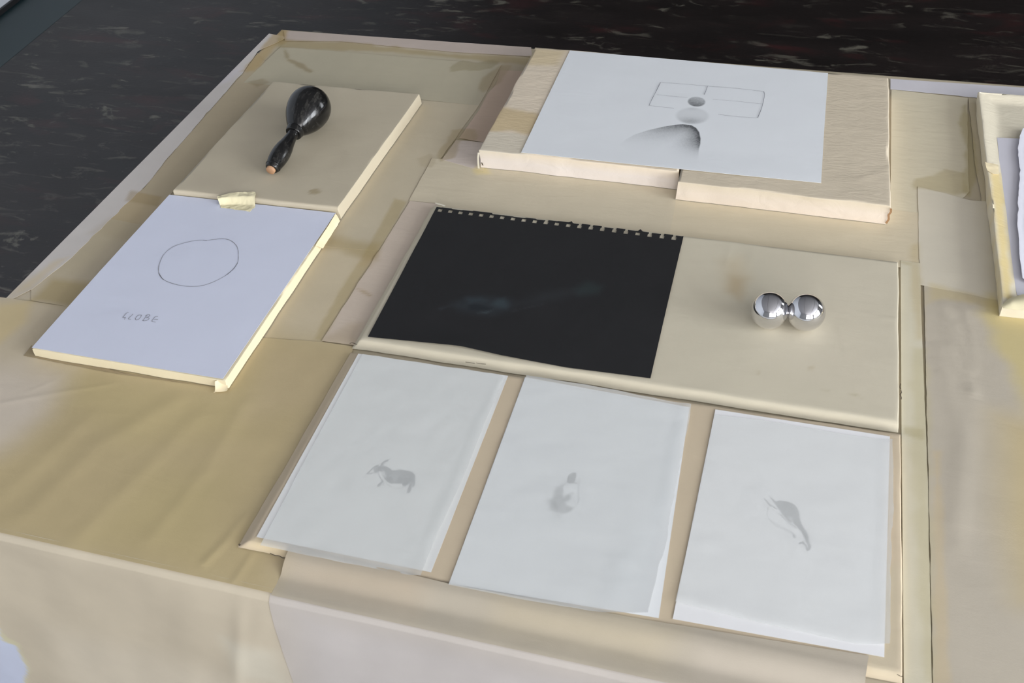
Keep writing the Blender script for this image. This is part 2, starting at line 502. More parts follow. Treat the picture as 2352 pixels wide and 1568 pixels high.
# strip along the table's left rim
stain([(560, 160), (600, 110), (640, 62), (662, 70), (655, 98), (640, 100), (600, 150), (585, 165), (548, 165)], (163, 141, 98), 0.006, 0.95, 0.004)
stain([(640, 70), (660, 68), (655, 100), (640, 105)], (158, 138, 96), 0.004, 0.8)
stain([(520, 190), (560, 160), (545, 150), (500, 200)], (186, 182, 188), 0.01, 0.7, 0.004)
stain([(70, 660), (160, 590), (120, 600), (40, 670)], (183, 168, 138), 0.008, 0.8, 0.003)
# rows of bands left of the two boards
stain([(300, 438), (372, 452), (362, 475), (288, 462)], (146, 129, 97), 0.003, 0.8)
stain([(255, 500), (345, 515), (315, 560), (205, 535)], (152, 138, 110), 0.01, 0.4)
stain([(120, 640), (210, 650), (165, 706), (72, 690)], (148, 131, 88), 0.010, 0.9)
# back-left field
stain([(640, 90), (780, 96), (1050, 124), (1225, 132), (1222, 150), (1100, 140), (900, 118), (640, 110)], (146, 130, 93), 0.006, 0.85, 0.004)
stain([(1030, 155), (1060, 140), (1090, 145), (1120, 138), (1145, 140), (1130, 158), (1090, 160), (1060, 163), (1035, 165)], (136, 126, 98), 0.003, 0.8, 0.005)
stain([(652, 108), (664, 135), (690, 145), (718, 165), (712, 168), (680, 150), (660, 140)], (133, 118, 88), 0.0025, 0.9, 0.003)
stain([(570, 190), (600, 182), (615, 190), (590, 200)], (135, 120, 92), 0.004, 0.7, 0.003)
stain([(1150, 150), (1175, 150), (1150, 190), (1110, 215), (1095, 205), (1105, 180)], (143, 128, 98), 0.004, 0.8, 0.003)
# seam bands right of the maraca board
stain([(1058, 295), (1090, 300), (1095, 322), (1060, 325), (1040, 365), (1012, 372), (1003, 358), (1040, 300)], (150, 134, 100), 0.003, 0.75, 0.003)
stain([(960, 365), (990, 352), (1003, 368), (990, 385), (968, 380)], (156, 143, 116), 0.003, 0.6, 0.003)
stain([(905, 455), (938, 462), (870, 577), (790, 700), (738, 785), (720, 780), (785, 660), (850, 560)], (153, 137, 97), 0.003, 0.75, 0.002)
stain([(745, 540), (800, 548), (875, 560), (868, 600), (820, 590), (740, 566)], (150, 133, 92), 0.009, 0.8, 0.003)
stain([(835, 590), (868, 580), (850, 615), (820, 610)], (160, 140, 104), 0.01, 0.6)
stain([(820, 664), (838, 668), (855, 680), (852, 684), (832, 674)], (150, 128, 92), 0.002, 0.8)
stain([(800, 745), (840, 740), (812, 790), (745, 780)], (166, 150, 126), 0.008, 0.7)
# yellowish spot at the box's front corner, browner tone along its left
stain([(1085, 392), (1100, 380), (1120, 386), (1130, 402), (1118, 404), (1095, 404)], (196, 180, 128), 0.004, 0.9, 0.003)
stain([(1160, 140), (1215, 150), (1150, 250), (1105, 330), (1070, 325), (1110, 230)], (150, 132, 112), 0.02, 0.5)
# right of the boards
stain([(2218, 240), (2236, 300), (2240, 330), (2250, 400), (2226, 452), (2214, 440), (2218, 345), (2206, 280), (2208, 246)], (157, 145, 104), 0.0035, 0.85, 0.003)
stain([(2095, 425), (2103, 412), (2140, 404), (2170, 388), (2215, 398), (2225, 440), (2190, 448), (2112, 436), (2100, 436)], (161, 148, 110), 0.003, 0.75, 0.003)
stain([(2092, 565), (2110, 560), (2116, 660), (2124, 780), (2105, 780), (2090, 620)], (172, 156, 116), 0.006, 0.7, 0.002)
stain([(2095, 800), (2128, 800), (2140, 1200), (2150, 1568), (2120, 1568), (2096, 1100)], (172, 163, 128), 0.006, 0.7, 0.003)
stain([(2066, 600), (2092, 605), (2090, 612), (2066, 606)], (165, 152, 112), 0.002, 0.7)
stain([(2065, 975), (2120, 988), (2122, 1012), (2075, 1000)], (158, 148, 112), 0.003, 0.7, 0.002)
stain([(2140, 655), (2280, 690), (2275, 705), (2170, 690), (2125, 700)], (178, 162, 116), 0.008, 0.7, 0.004)
stain([(2275, 680), (2320, 715), (2400, 720), (2400, 1000), (2340, 900), (2290, 800), (2262, 730)], (184, 168, 104), 0.016, 0.85, 0.006)
stain([(2290, 960), (2420, 960), (2420, 1400), (2340, 1380), (2300, 1200)], (177, 158, 106), 0.035, 0.8)
stain([(2143, 1040), (2160, 1040), (2180, 1568), (2146, 1568)], (178, 162, 130), 0.004, 0.8, 0.002)
stain([(2340, 230), (2420, 230), (2420, 320), (2340, 300)], (180, 170, 150), 0.01, 0.5)
# front strip
stain([(640, 1290), (990, 1330), (950, 1400), (700, 1345)], (170, 154, 132), 0.03, 0.7)
stain([(1150, 1380), (1560, 1460), (1500, 1520), (1140, 1440)], (172, 160, 134), 0.03, 0.7)
stain([(1600, 1480), (1985, 1540), (1980, 1640), (1600, 1568)], (172, 163, 150), 0.03, 0.8)


def creases(lines):
    P = [(UV(p), w, a) for p, w, a in lines]

    def f(x, y, u, v):
        z = np.zeros(x.shape)
        for Q, w, a in P:
            sel = (x > Q[:, 0].min() - 3 * w) & (x < Q[:, 0].max() + 3 * w) & (y > Q[:, 1].min() - 3 * w) & (y < Q[:, 1].max() + 3 * w)
            if sel.any():
                d = seg_dist(x[sel], y[sel], Q, False)
                z[sel] += .33 * a * np.exp(-(d / w) ** 2)
        return z
    return f


# ------------------------------------------------------------------ the table
table = empty('table', (-0.05, 1.085, 0.0))
tag(table, 'wide table covered in glued beige masking paper, holding the boards and drawings', 'table')
TXL0, TXL1, TXR, TY0, TY1 = -1.090, -1.018, 1.05, 0.482, 1.688
local(boxes('tabletop', [(-1.015, TXR - .02, TY0 + .012, TY1 - .012, TZ - 0.028, TZ - 0.004)], M_TABLEWOOD, table))
for lx in (-0.93, 0.92):
    for ly in (TY0 + .10, TY1 - .14):
        local(boxes('leg', [(lx, lx + .05, ly, ly + .05, 0, TZ - .028)], M_TABLEWOOD, table, 0.004))


def cover(name, step=0.004):
    us = np.linspace(0, 1, int(2.1 / step)); vs = np.linspace(0, 1, int(1.2 / step))
    y = TY1 + (TY0 - TY1) * vs; xl = TXL1 + (TXL0 - TXL1) * vs
    X = xl[None] + (TXR - xl[None]) * us[:, None]; Y = np.repeat(y[None], len(us), 0)
    x, yy = X.ravel(), Y.ravel()
    # soft drop along the rims
    rl = x - np.repeat(xl[None], len(us), 0).ravel()
    e = np.minimum(np.minimum(rl, yy - TY0), np.minimum(TXR - x, TY1 - yy))
    zz = -0.005 * (1 - np.sqrt(np.clip(1 - (1 - np.clip(e / 0.006, 0, 1)) ** 2, 0, 1)))
    zz += 0.0002 * fbm(x, yy, 0.1, 0.08, 3, 3) - 0.0003 + ZP
    C = np.repeat(T((170, 160, 138))[None], len(x), 0)
    # cooler, greyer paper towards the back left corner and right of the boards
    C = apply_paints(x, yy, C, [(UV([(560, 170), (640, 100), (1230, 140), (1080, 400), (940, 480), (740, 560), (390, 520)]), T((163, 155, 134)), .02, 1, 0, True, 0)])
    C = apply_paints(x, yy, C, PAINTS)
    return local(mesh_obj(name, np.stack([x, yy, zz + TZ], -1), grid_faces(len(us), len(vs))[:, ::-1], M_COVER, table, C, True, 0.0006))


cover('paper_cover')

# skirt: two lengths of paper hanging down the front, meeting in a seam that opens near the bottom
SKP = []


def UF(px, py):
    px = np.asarray(px, float); py = np.asarray(py, float)
    d = FW * FPX + RT * (px[..., None] - W / 2) - UP * (py[..., None] - H / 2)
    t = (TY0 / d[..., 1])[..., None]; P = CAM + d * t
    return P[..., [0, 2]]


def sk_stain(pts, col, soft, k=1.0, jit=0.0):
    a = np.array(pts, float); SKP.append((UF(a[:, 0], a[:, 1]), T(col), soft, k, jit, True, 0.0))


sk_stain([(-200, 1370), (0, 1425), (18, 1455), (50, 1472), (62, 1500), (75, 1530), (68, 1545), (80, 1600), (100, 1800), (-400, 1800)], (176, 172, 145), 0.004, 0.8, 0.003)
sk_stain([(-200, 1370), (0, 1430), (12, 1462), (42, 1475), (55, 1500), (72, 1528), (62, 1545), (72, 1600), (90, 1800), (-400, 1800)], (170, 176, 192), 0.002, 1.0, 0.002)
sk_stain([(120, 1440), (640, 1560), (600, 1800), (200, 1800)], (178, 170, 154), 0.05, 0.7)
sk_stain([(560, 1540), (520, 1450), (640, 1480), (670, 1560)], (180, 176, 162), 0.02, 0.6)
sk_stain([(690, 1400), (1400, 1568), (1400, 1700), (720, 1700)], (164, 160, 158), 0.04, 0.8)


def skirt(x0, x1, col, seam_left, seed):
    nu, nv = int((x1 - x0) / .005), 150
    us = np.linspace(0, 1, nu); s = np.linspace(0, 1, nv)
    dz = np.interp(s, [0, .08, 1], [0, .012, .70]) ; yo = np.interp(dz, [0, .003, .008, .02, .7], [0.008, .001, -0.003, -0.004, -0.012])
    Z = TZ + 0.0006 + ZP - dz
    X = np.repeat((x0 + (x1 - x0) * us)[:, None], nv, 1)
    # the seam side leaves vertical below z = .57
    op = np.clip((TZ - 0.19 - Z), 0, 1)
    lean = (TZ - Z) * -0.06
    if seam_left is not None:
        w = (us if seam_left is False else 1 - us)[:, None] ** 12
        X = X + (w * (lean + (op * (-0.10 if seam_left is False else 0.05)))[None]) * 1.0
    Y = TY0 + np.repeat(yo[None], nu, 0) - (0.0006 if seam_left else 0)
    x, z = X.ravel(), np.repeat(Z[None], nu, 0).ravel()
    dd = (TZ - z)
    y = Y.ravel() - 0.009 * (fbm(x + 0.35 * dd, z, 0.16, 0.5, seed, 3)) * np.clip(dd / .06, 0, 1) * 1.3
    # diagonal drag folds beside the seam
    y -= 0.0016 * np.exp(-((x + 0.46 + dd * .55) / .02) ** 2) * np.clip(dd / .04, 0, 1)
    y -= 0.0016 * np.exp(-((x + 0.50 + dd * .30) / .008) ** 2) * np.clip(dd / .06, 0, 1)
    C = np.repeat(T(col)[None], len(x), 0); C = apply_paints(x, z, C, SKP)
    o = mesh_obj('paper_skirt', np.stack([x, y, z], -1), grid_faces(nu, nv), M_COVER, table, C, True, 0.0005)
    return local(o)


skirt(-1.095, -0.466, (170, 161, 143), False, 21)
sk2 = skirt(-0.470, TXR, (162, 156, 149), True, 21)

# glued pieces of paper (quads or border lines in pixels at table level)
PATCH = [
    # left rim strip
    (([(618, 78), (662, 86)], [(662, 86), (592, 118), (560, 165), (395, 352), (330, 432), (258, 500), (165, 592), (75, 664)], [(-8, 706), (75, 664)], [(618, 78), (0, 700), (-8, 706)]), (182, 177, 172), .0008, (0, .0014, 0, 0), M_COVER),
    # rear rim strips
    (([(652, 71), (1220, 110)], [(1220, 110), (1222, 131)], [(655, 95), (780, 96), (1050, 121), (1222, 131)], [(652, 71), (655, 95)]), (172, 160, 150), .0010, (0, 0, .0008, 0), M_COVER),
    (([(2045, 182), (2420, 207)], [(2420, 207), (2420, 236)], [(2045, 206), (2240, 225), (2420, 236)], [(2045, 182), (2045, 206)]), (186, 184, 188), .0010, (0, 0, .0006, 0), M_COVER),
    # back left field
    (([(645, 108), (1152, 150)], [(1152, 150), (1100, 243)], [(560, 190), (965, 229), (1100, 243)], [(645, 108), (560, 190)]), (166, 159, 138), .0006, (0, .0006, .0003, 0), M_COVER),
    # pink strip left of the box
    (([(1150, 162), (1250, 168)], [(1250, 168), (1120, 360)], [(1055, 318), (1120, 330), (1120, 360)], [(1150, 162), (1140, 195), (1120, 216), (1100, 255), (1055, 318)]), (176, 158, 142), .0012, (.0006, 0, 0, .0006), M_PATCH),
    (([(1048, 323), (1120, 330)], [(1120, 330), (1110, 395)], [(1015, 368), (1110, 395)], [(1048, 323), (1015, 368)]), (185, 174, 164), .0016, (0, 0, 0, .0005), M_PATCH),
    # wide strip between box and black sheet
    (([(993, 365), (1130, 372), (1558, 425)], [(1558, 425), (1553, 460), (1535, 560)], [(940, 462), (1000, 468), (1030, 492), (1240, 517), (1535, 560)], [(993, 365), (940, 462)]), (184, 174, 152), .0014, (0, .0005, .0004, .0008), M_PATCH),
    (([(1556, 425), (2043, 482), (2110, 490)], [(2110, 490), (2111, 620)], [(1533, 560), (2111, 620)], [(1556, 425), (1553, 460), (1533, 560)]), (187, 176, 152), .0012, (0, 0, 0, .0004), M_PATCH),
    # strip left of the black sheet's board
    (([(942, 463), (1015, 470)], [(1015, 470), (820, 795)], [(740, 784), (820, 795)], [(942, 463), (740, 784)]), (182, 169, 154), .0013, (0, 0, .0004, .0008), M_PATCH),
    # between the two groups of boards
    (([(965, 230), (1100, 243)], [(1100, 243), (942, 462), (872, 577)], [(735, 566), (872, 577)], [(965, 230), (735, 566)]), (174, 164, 142), .0005, (0, .0006, .0004, 0), M_COVER),
    (([(735, 566), (872, 577)], [(872, 577), (740, 786)], [(600, 775), (740, 786)], [(735, 566), (600, 775)]), (179, 167, 142), .0003, (.0004, .0004, .0004, 0), M_COVER),
    # left of the boards: three overlapping lengths
    (([(592, 122), (640, 180)], [(640, 180), (380, 460)], [(300, 440), (380, 458)], [(592, 122), (560, 167), (395, 354), (330, 434), (300, 440)]), (163, 151, 127), .0004, (0, 0, .0004, 0), M_COVER),
    (([(302, 440), (385, 456)], [(385, 456), (345, 520)], [(252, 503), (345, 520)], [(302, 440), (252, 503)]), (165, 150, 121), .0006, (.0003, 0, .0005, 0), M_COVER),
    (([(252, 503), (345, 517)], [(345, 517), (170, 707)], [(72, 690), (170, 707)], [(252, 503), (165, 592), (72, 666), (72, 690)]), (167, 156, 132), .0005, (.0005, 0, .0003, 0), M_COVER),
    # large front sheet
    (([(-95, 660), (0, 683), (165, 706), (605, 776), (740, 786), (812, 797)], [(812, 797), (670, 1285), (624, 1362)], [(-150, 1188), (0, 1223), (624, 1362)], [(-95, 660), (-150, 1188)]), (173, 159, 128), .0009, (.0006, .0005, 0, 0), M_COVER),
    # right of the boards
    (([(2047, 207), (2222, 226)], [(2222, 226), (2222, 330), (2226, 440), (2112, 560)], [(2044, 500), (2112, 560)], [(2047, 207), (2046, 400), (2044, 500)]), (188, 180, 158), .0010, (0, .0006, .0006, 0), M_PATCH),
    (([(2224, 228), (2262, 232)], [(2262, 232), (2300, 600)], [(2262, 560), (2300, 600)], [(2224, 228), (2240, 385), (2250, 430), (2262, 560)]), (176, 166, 142), .0014, (0, 0, 0, .0008), M_PATCH),
    (([(2108, 430), (2228, 462), (2340, 470)], [(2340, 470), (2380, 700)], [(2113, 656), (2280, 690), (2380, 700)], [(2108, 430), (2110, 560), (2113, 656)]), (191, 184, 167), .0016, (.0005, 0, 0, .0005), M_COVER),
    (([(2122, 656), (2280, 690), (2460, 700)], [(2460, 700), (2520, 1640)], [(2144, 1640), (2520, 1640)], [(2122, 656), (2127, 900), (2132, 1100), (2144, 1640)]), (168, 160, 145), .0017, (.0005, 0, 0, .0005), M_COVER),
    (([(2068, 600), (2112, 606)], [(2112, 606), (2118, 800), (2130, 1100), (2141, 1640)], [(2076, 1640), (2141, 1640)], [(2068, 600), (2070, 980), (2076, 1640)]), (186, 180, 160), .0017, (0, .0003, 0, 0), M_COVER),
]
CR = creases([([(0, 925), (150, 898), (260, 880)], .004, .0012), ([(60, 900), (130, 870)], .003, .0008),
              ([(60, 1180), (230, 1020), (400, 920)], .016, .0022), ([(180, 1230), (330, 1080), (450, 960)], .014, .0018),
              ([(350, 1230), (470, 1080), (560, 930)], .012, .0016), ([(470, 1290), (520, 1240), (560, 1190)], .006, .0020),
              ([(540, 1330), (575, 1275)], .005, .0014), ([(10, 1130), (200, 960)], .014, .0016), ([(620, 1000), (700, 880), (760, 800)], .02, .0016),
              ([(2195, 745), (2240, 900)], .006, .0012), ([(2205, 670), (2228, 750), (2240, 850)], .006, .0012), ([(2170, 700), (2190, 820), (2230, 900)], .008, .0014),
              ([(2160, 800), (2210, 1000), (2190, 1200)], .012, .0020), ([(2230, 900), (2225, 1080), (2200, 1250)], .012, .0016),
              ([(1985, 535), (2110, 552)], .002, .0010), ([(1130, 415), (1300, 425)], .003, .0008), ([(960, 430), (1100, 445)], .0025, .0008),
              ([(870, 540), (1000, 560)], .003, .0005), ([(2050, 300), (2200, 310)], .003, .0006)])
for i, (sh, col, z, jit, mat) in enumerate(PATCH):
    sheet('paper_patch', sh, z + ZP, col, mat, table, 0.0035, jit, 100 + i, CR, PAINTS, zpx=ZP, thick=0.0003)


# front strip draped over the edge of the low board
def drape(x, y, u, v):
    return 0.0093 * sstep(0.502, 0.530, y) + 0.0006 * np.exp(-((y - .5345) / .004) ** 2) - 0.0008 * sstep(TY0 + .004, TY0 - .002, y) + 0.0005 * fbm(x, y, .06, .03, 9, 2) * sstep(.532, .50, y) * sstep(TY0, .495, y)


sheet('paper_patch', ([(672, 1262), (1040, 1352), (1480, 1432), (1992, 1515)], [(1992, 1515), (1985, 1560), (1978, 1680)], [(622, 1364), (1100, 1471), (1540, 1567), (1978, 1680)], [(672, 1262), (622, 1364)]),
      .0010 + ZP, (160, 152, 137), M_COVER, table, 0.003, (.0, 0, 0, .0006), 77, drape, PAINTS, zpx=0.0)


# ------------------------------------------------------------------ boards wrapped in paper
def arc(r, h, n=5, out=0.0, foot=0.0):
    """profile going outwards from the flat top: list of (outward, drop) down to drop=h"""
    a = [(-r + r * math.sin(t), r - r * math.cos(t)) for t in np.linspace(0, math.pi / 2, n)]
    a = [(p[0], p[1]) for p in a]
    a.append((out * .6, (r + h) / 2)); a.append((out, h))
    if foot:
        a.append((out + foot, h))
    return a


def slope(w, h, n=6):
    return [(w * t - w * .5, h * (t * t * (3 - 2 * t))) for t in np.linspace(0, 1, n)]


def wrapped(name, label, px, h, profs, col, mat, paints=None, step=0.004, seed=0, wav=0.0006, tilt=None, hfun=None, cat='board', inner=None, side_col=None):
    """px: top corners TL TR BR BL ; profs: left, right, front, back profiles; optional hfun(x, y, s, t)"""
    zt = np.array(h if isinstance(h, (list, tuple)) else [h] * 4, float)
    c = np.array([U(px[k][0], px[k][1], zt[k]) for k in range(4)])
    TL, TR, BR, BL = c
    w = (np.linalg.norm(TR - TL) + np.linalg.norm(BR - BL)) / 2; d = (np.linalg.norm(TL - BL) + np.linalg.norm(TR - BR)) / 2
    pl, pr, pf, pb = profs

    def axis(lo, hi, L):
        n = max(4, int(L / step)); a = -lo[0][0]; b2 = L + hi[0][0]
        m = np.linspace(a, b2, n)[1:-1]
        s = np.r_[[-p[0] for p in lo[::-1]], m, [L + p[0] for p in hi]]
        dr = np.r_[[p[1] for p in lo[::-1]], np.zeros(len(m)), [p[1] for p in hi]]
        return s, dr
    su, du = axis(pl, pr, w); sv, dv = axis(pf, pb, d)     # v from front (0) to back (d)
    Uu, Vv = (su / w)[:, None, None], (sv / d)[None, :, None]
    P = (1 - Uu) * (1 - Vv) * BL + Uu * (1 - Vv) * BR + (1 - Uu) * Vv * TL + Uu * Vv * TR
    zc = ((1 - Uu) * (1 - Vv) * zt[3] + Uu * (1 - Vv) * zt[2] + (1 - Uu) * Vv * zt[0] + Uu * Vv * zt[1])[..., 0]
    drop = np.maximum(du[:, None], dv[None, :]); hm = zt.max()
    z = zc * (1 - np.minimum(drop / hm, 1))
    if inner is not None:
        z = inner(su[:, None] + 0 * sv[None], sv[None] + 0 * su[:, None], w, d, z)
    x, y, z = P[..., 0].ravel(), P[..., 1].ravel(), z.ravel()
    top = (drop.ravel() < 1e-6)
    side = 1 - top
    e = np.clip(drop.ravel() / hm, 0, 1)
    x = x + wav * 2 * fbm(y * 1.0, z * 3, .05, .05, seed + 1, 3) * side
    y = y + wav * 2 * fbm(x * 1.0, z * 3, .05, .05, seed + 2, 3) * side
    z = z + wav * .6 * (fbm(x, y, .10, .06, seed + 3, 3)) * (e < .7)
    if hfun:
        z = z + hfun(x, y, 0, 0) * (e < .6)
    C = np.repeat(T(col)[None], len(x), 0)
    if paints:
        C = apply_paints(x, y, C, paints)
    if side_col:
        k = sstep(.15, .3, e)[:, None]; C = C * (1 - k) + T(side_col)[None] * k
    o = mesh_obj('paper_wrap', np.stack([x, y, z + TZ], -1), grid_faces(len(su), len(sv)), mat, None, C, True)
    ctr = c.mean(0); root = empty(name, (ctr[0], ctr[1], TZ)); o.parent = root; local(o)
    tag(root, label, cat)
    return root, c, o


def PT(lst, z):
    st = []
    for p in lst:
        stain(*p[:2], *p[2:], z=z, store=st)
    return st


HA, HB, HC, HE, HD, HF = 0.020, 0.0125, 0.0085, 0.0072, 0.032, 0.020
# maraca board
pa = PT([([(712, 438), (730, 434), (742, 443), (726, 448), (712, 446)], (140, 126, 98), .002, .8, .002),
         ([(760, 390), (800, 370), (790, 350)], (146, 136, 118), .02, .3),
         ([(450, 400), (560, 420), (540, 440), (430, 430)], (160, 150, 132), .02, .5)], HA)
bA, cA, _ = wrapped('wrapped_board', 'greyish beige paper-wrapped board lying under the black maraca', [(627, 187), (963, 216), (775, 477), (397, 437)],
                 [.019, .019, .0215, .0215], [arc(.001, .022), arc(.0008, .022, out=.0015), arc(.004, .022, 7), arc(.001, .022)], (171, 162, 142), M_BOARD, pa, seed=1)
# board under the GLOBE sheet
bB, cB, _ = wrapped('wrapped_board', 'pale cream paper-wrapped board under the sheet lettered GLOBE', [(390, 455), (774, 492), (518, 874), (74, 801)],
                 HB, [arc(.001, HB), arc(.0008, HB, out=.002), arc(.001, HB, out=.0015), arc(.001, HB)], (196, 186, 158), M_BOARD, None, seed=2)
# wide board under black sheet and chrome balls
pc = PT([([(1676, 630), (1712, 640), (1700, 690), (1668, 670)], (160, 141, 108), .012, .7, .004),
         ([(1660, 600), (1700, 590), (1720, 640), (1670, 660)], (170, 154, 124), .02, .5),
         ([(1858, 842), (1866, 840), (1868, 848), (1860, 850)], (150, 134, 98), .002, .8),
         ([(1738, 852), (1742, 852), (1742, 858), (1738, 858)], (150, 136, 104), .002, .7),
         ([(1948, 905), (1965, 906), (1985, 912), (1980, 914), (1950, 908)], (150, 140, 110), .001, .7),
         ([(1880, 895), (1905, 898), (1880, 899)], (150, 140, 110), .001, .7),
         ([(1780, 580), (2040, 600), (2050, 930), (1800, 860)], (184, 176, 158), .04, .5)], HC)
crC = creases([([(1975, 728), (2000, 734), (2030, 742), (2055, 745)], .0018, .0011), ([(1905, 725), (1960, 740)], .002, .0008),
               ([(1925, 760), (1945, 830)], .003, .0006), ([(1680, 560), (1665, 620)], .004, .0007), ([(1735, 570), (1720, 620)], .004, .0006)])
bC, cC, _ = wrapped('wrapped_board', 'long low paper-covered board holding the black sheet and the two chrome balls', [(996, 470), (2063, 600), (2065, 974), (818, 784)],
                 HC, [slope(.010, HC), arc(.002, HC, out=.0008), slope(.011, HC), slope(.004, HC)], (181, 174, 155), M_BOARD, pc, seed=3, hfun=crC, wav=.0008)
# low board under the three animal sheets
pe = PT([([(1960, 1290), (2070, 1300), (2070, 1560), (1985, 1550)], (176, 167, 144), .01, .6),
         ([(560, 1250), (670, 1285), (660, 1265), (600, 1230)], (192, 178, 142), .008, .5)], HE)
bE, cE, _ = wrapped('wrapped_board', 'low paper-covered board under the three sheets with animal drawings', [(813, 806), (2069, 994), (2074, 1553), (560, 1244)],
                 HE, [slope(.014, HE), arc(.002, HE, out=.0008), slope(.008, HE), slope(.006, HE)], (180, 166, 143), M_BOARD, pe, seed=4, wav=.0007)
# the tall box in two halves under the stone drawing
pd = PT([([(1140, 245), (1245, 262), (1230, 312), (1180, 300), (1115, 300)], (176, 156, 116), .006, .8, .003),
         ([(1110, 300), (1235, 312), (1215, 355), (1095, 345)], (184, 178, 162), .003, .7, .002),
         ([(1210, 108), (1300, 116), (1280, 150), (1200, 150)], (182, 166, 132), .01, .8)], HD)
crD = creases([([(1190, 175), (1280, 165)], .004, .0012), ([(1180, 200), (1270, 205)], .004, .0014), ([(1165, 232), (1255, 222)], .004, .0010),
               ([(1210, 140), (1290, 135)], .004, .0012), ([(1155, 262), (1240, 258)], .004, .0010), ([(1132, 296), (1134, 342)], .0018, .0012),
               ([(1920, 210), (2030, 230)], .006, .0012), ([(1915, 330), (2030, 345)], .006, .0012), ([(1950, 420), (2035, 460)], .008, .0016),
               ([(1960, 455), (2040, 425)], .006, .0012), ([(1920, 270), (2035, 262)], .006, .0010)])
bD1, cD1, _ = wrapped('wrapped_box', 'cream paper-wrapped box, left half under the stone drawing, set further back', [(1229, 108), (1622, 142), (1560, 394), (1101, 344)],
                   HD, [arc(.0015, HD), arc(.001, HD), arc(.0015, HD, out=.001), arc(.0015, HD)], (196, 184, 165), M_WRINK, pd, seed=5, hfun=crD, cat='box', wav=.001, side_col=(193, 185, 177))
bD2, cD2, _ = wrapped('wrapped_box', 'cream paper-wrapped box, right half under the stone drawing, standing further forward', [(1622, 142), (2041, 179), (2045, 473), (1556, 417)],
                   HD, [arc(.001, HD), arc(.0022, HD, out=.001), arc(.0015, HD, out=.001), arc(.0015, HD)], (186, 175, 155), M_WRINK, pd, seed=6, hfun=crD, cat='box', wav=.001, side_col=(193, 182, 168))


# tray at the right edge
def tray(su, sv, w, d, z):
    rim_l = su; rim_b = d - sv; rim_f = sv
    dl = np.interp(rim_l, [0, .002, .024, .03], [0, 0, .008, .009]); db = np.interp(rim_b, [0, .002, .014, .02], [0, 0, .007, .009]); df = np.interp(rim_f, [0, .012, .018, .024], [0, 0, .008, .009])
    return z - np.minimum(np.minimum(dl, db), df) * ((su > 0) & (sv > 0) & (rim_b > 0) & (su < w - .003))


pf_ = PT([([(2275, 400), (2300, 390), (2330, 690), (2305, 680)], (184, 164, 104), .006, .8, .003)], HF)
bF, cF, wF = wrapped('paper_tray', 'raised cream paper tray holding torn white sheets, cut off by the right picture edge', [(2247, 210), (2900, 262), (3100, 790), (2305, 700)],
                  HF, [arc(.001, HF), arc(.001, HF), arc(.005, HF, 7), arc(.001, HF)], (192, 185, 166), M_WRINK, pf_, seed=7, cat='tray', inner=tray, wav=.001, step=.003)


def lifted(name, label, sh, z, col, mat, cat, **kw):
    o = sheet(name, sh, z, col, mat, None, **kw); tag(o, label, cat); return o


# sheets in the tray
sheet('torn_sheet', ([(2290, 316), (2345, 318), (2700, 340)], [(2700, 340), (2760, 730)], [(2336, 677), (2420, 700), (2760, 730)], [(2290, 316), (2305, 470), (2320, 590), (2336, 677)]),
      HF - .0068, (186, 185, 192), M_SHEET, None, 0.004, (.0006, 0, .0005, .0005), 60)
tag(bpy.data.objects['torn_sheet'], 'greyish white sheet lying lowest inside the tray at the right edge', 'paper')
o = sheet('torn_sheet', ([(2349, 297), (2700, 320)], [(2700, 320), (2760, 720)], [(2347, 640), (2420, 690), (2760, 720)], [(2349, 297), (2340, 315), (2337, 345), (2341, 380), (2340, 430), (2336, 490), (2338, 560), (2347, 640)]),
          HF - .0050, (190, 190, 198), M_SHEET, None, 0.003, (.0006, 0, .0005, .0012), 61, hfun=lambda x, y, u, v: .0022 * np.exp(-(u / .03) ** 2))
tag(o, 'torn-edged white sheet lying on top of another sheet inside the right-hand tray', 'paper')
# torn tape on the tray rim and its corner
def tape(name, sh, z, mat, parent, seed, lift, step=.002, zpx=None, label=None, jit=(.0008, .0004, .0006, .0008)):
    o = sheet(name, sh, z, (200, 192, 160), mat, parent, step, jit, seed, lift, None, zpx=zpx, thick=.00025)
    if label:
        o['label'] = label
    return o


tape('torn_tape', ([(2262, 372), (2294, 372)], [(2294, 372), (2296, 394)], [(2268, 392), (2282, 397), (2296, 394)], [(2262, 372), (2268, 392)]), HF + .0016, M_TAPE2, bF, 71,
     lambda x, y, u, v: .0006 * (fbm(x, y, .006, .006, 5, 2) + .5) - .0045 * u)
tape('rolled_flap', ([(2300, 703), (2318, 684), (2352, 676), (2440, 682)], [(2440, 682), (2440, 712)], [(2304, 708), (2352, 716), (2440, 722)], [(2300, 703), (2304, 708)]), HF + .0010, M_SHEET, bF, 72,
     lambda x, y, u, v: .004 * np.sin(np.pi * np.clip(v, 0, 1)) * np.clip(u * 6, 0, 1))

# small tears and scuffs of the wrapping
M_TEAR = simple_mat('torn_dark_edge', (0.13, 0.10, 0.07), 0.9)
M_BROWN = simple_mat('torn_brown_card', (0.42, 0.24, 0.12), 0.8)
M_PALE = simple_mat('bright_torn_edge', (0.85, 0.80, 0.66), 0.8)


def mark(parent, strokes, z, w, mat, name='torn_edge'):
    for st in strokes:
        ribbon(name, [st], z, w, mat, parent, 6)


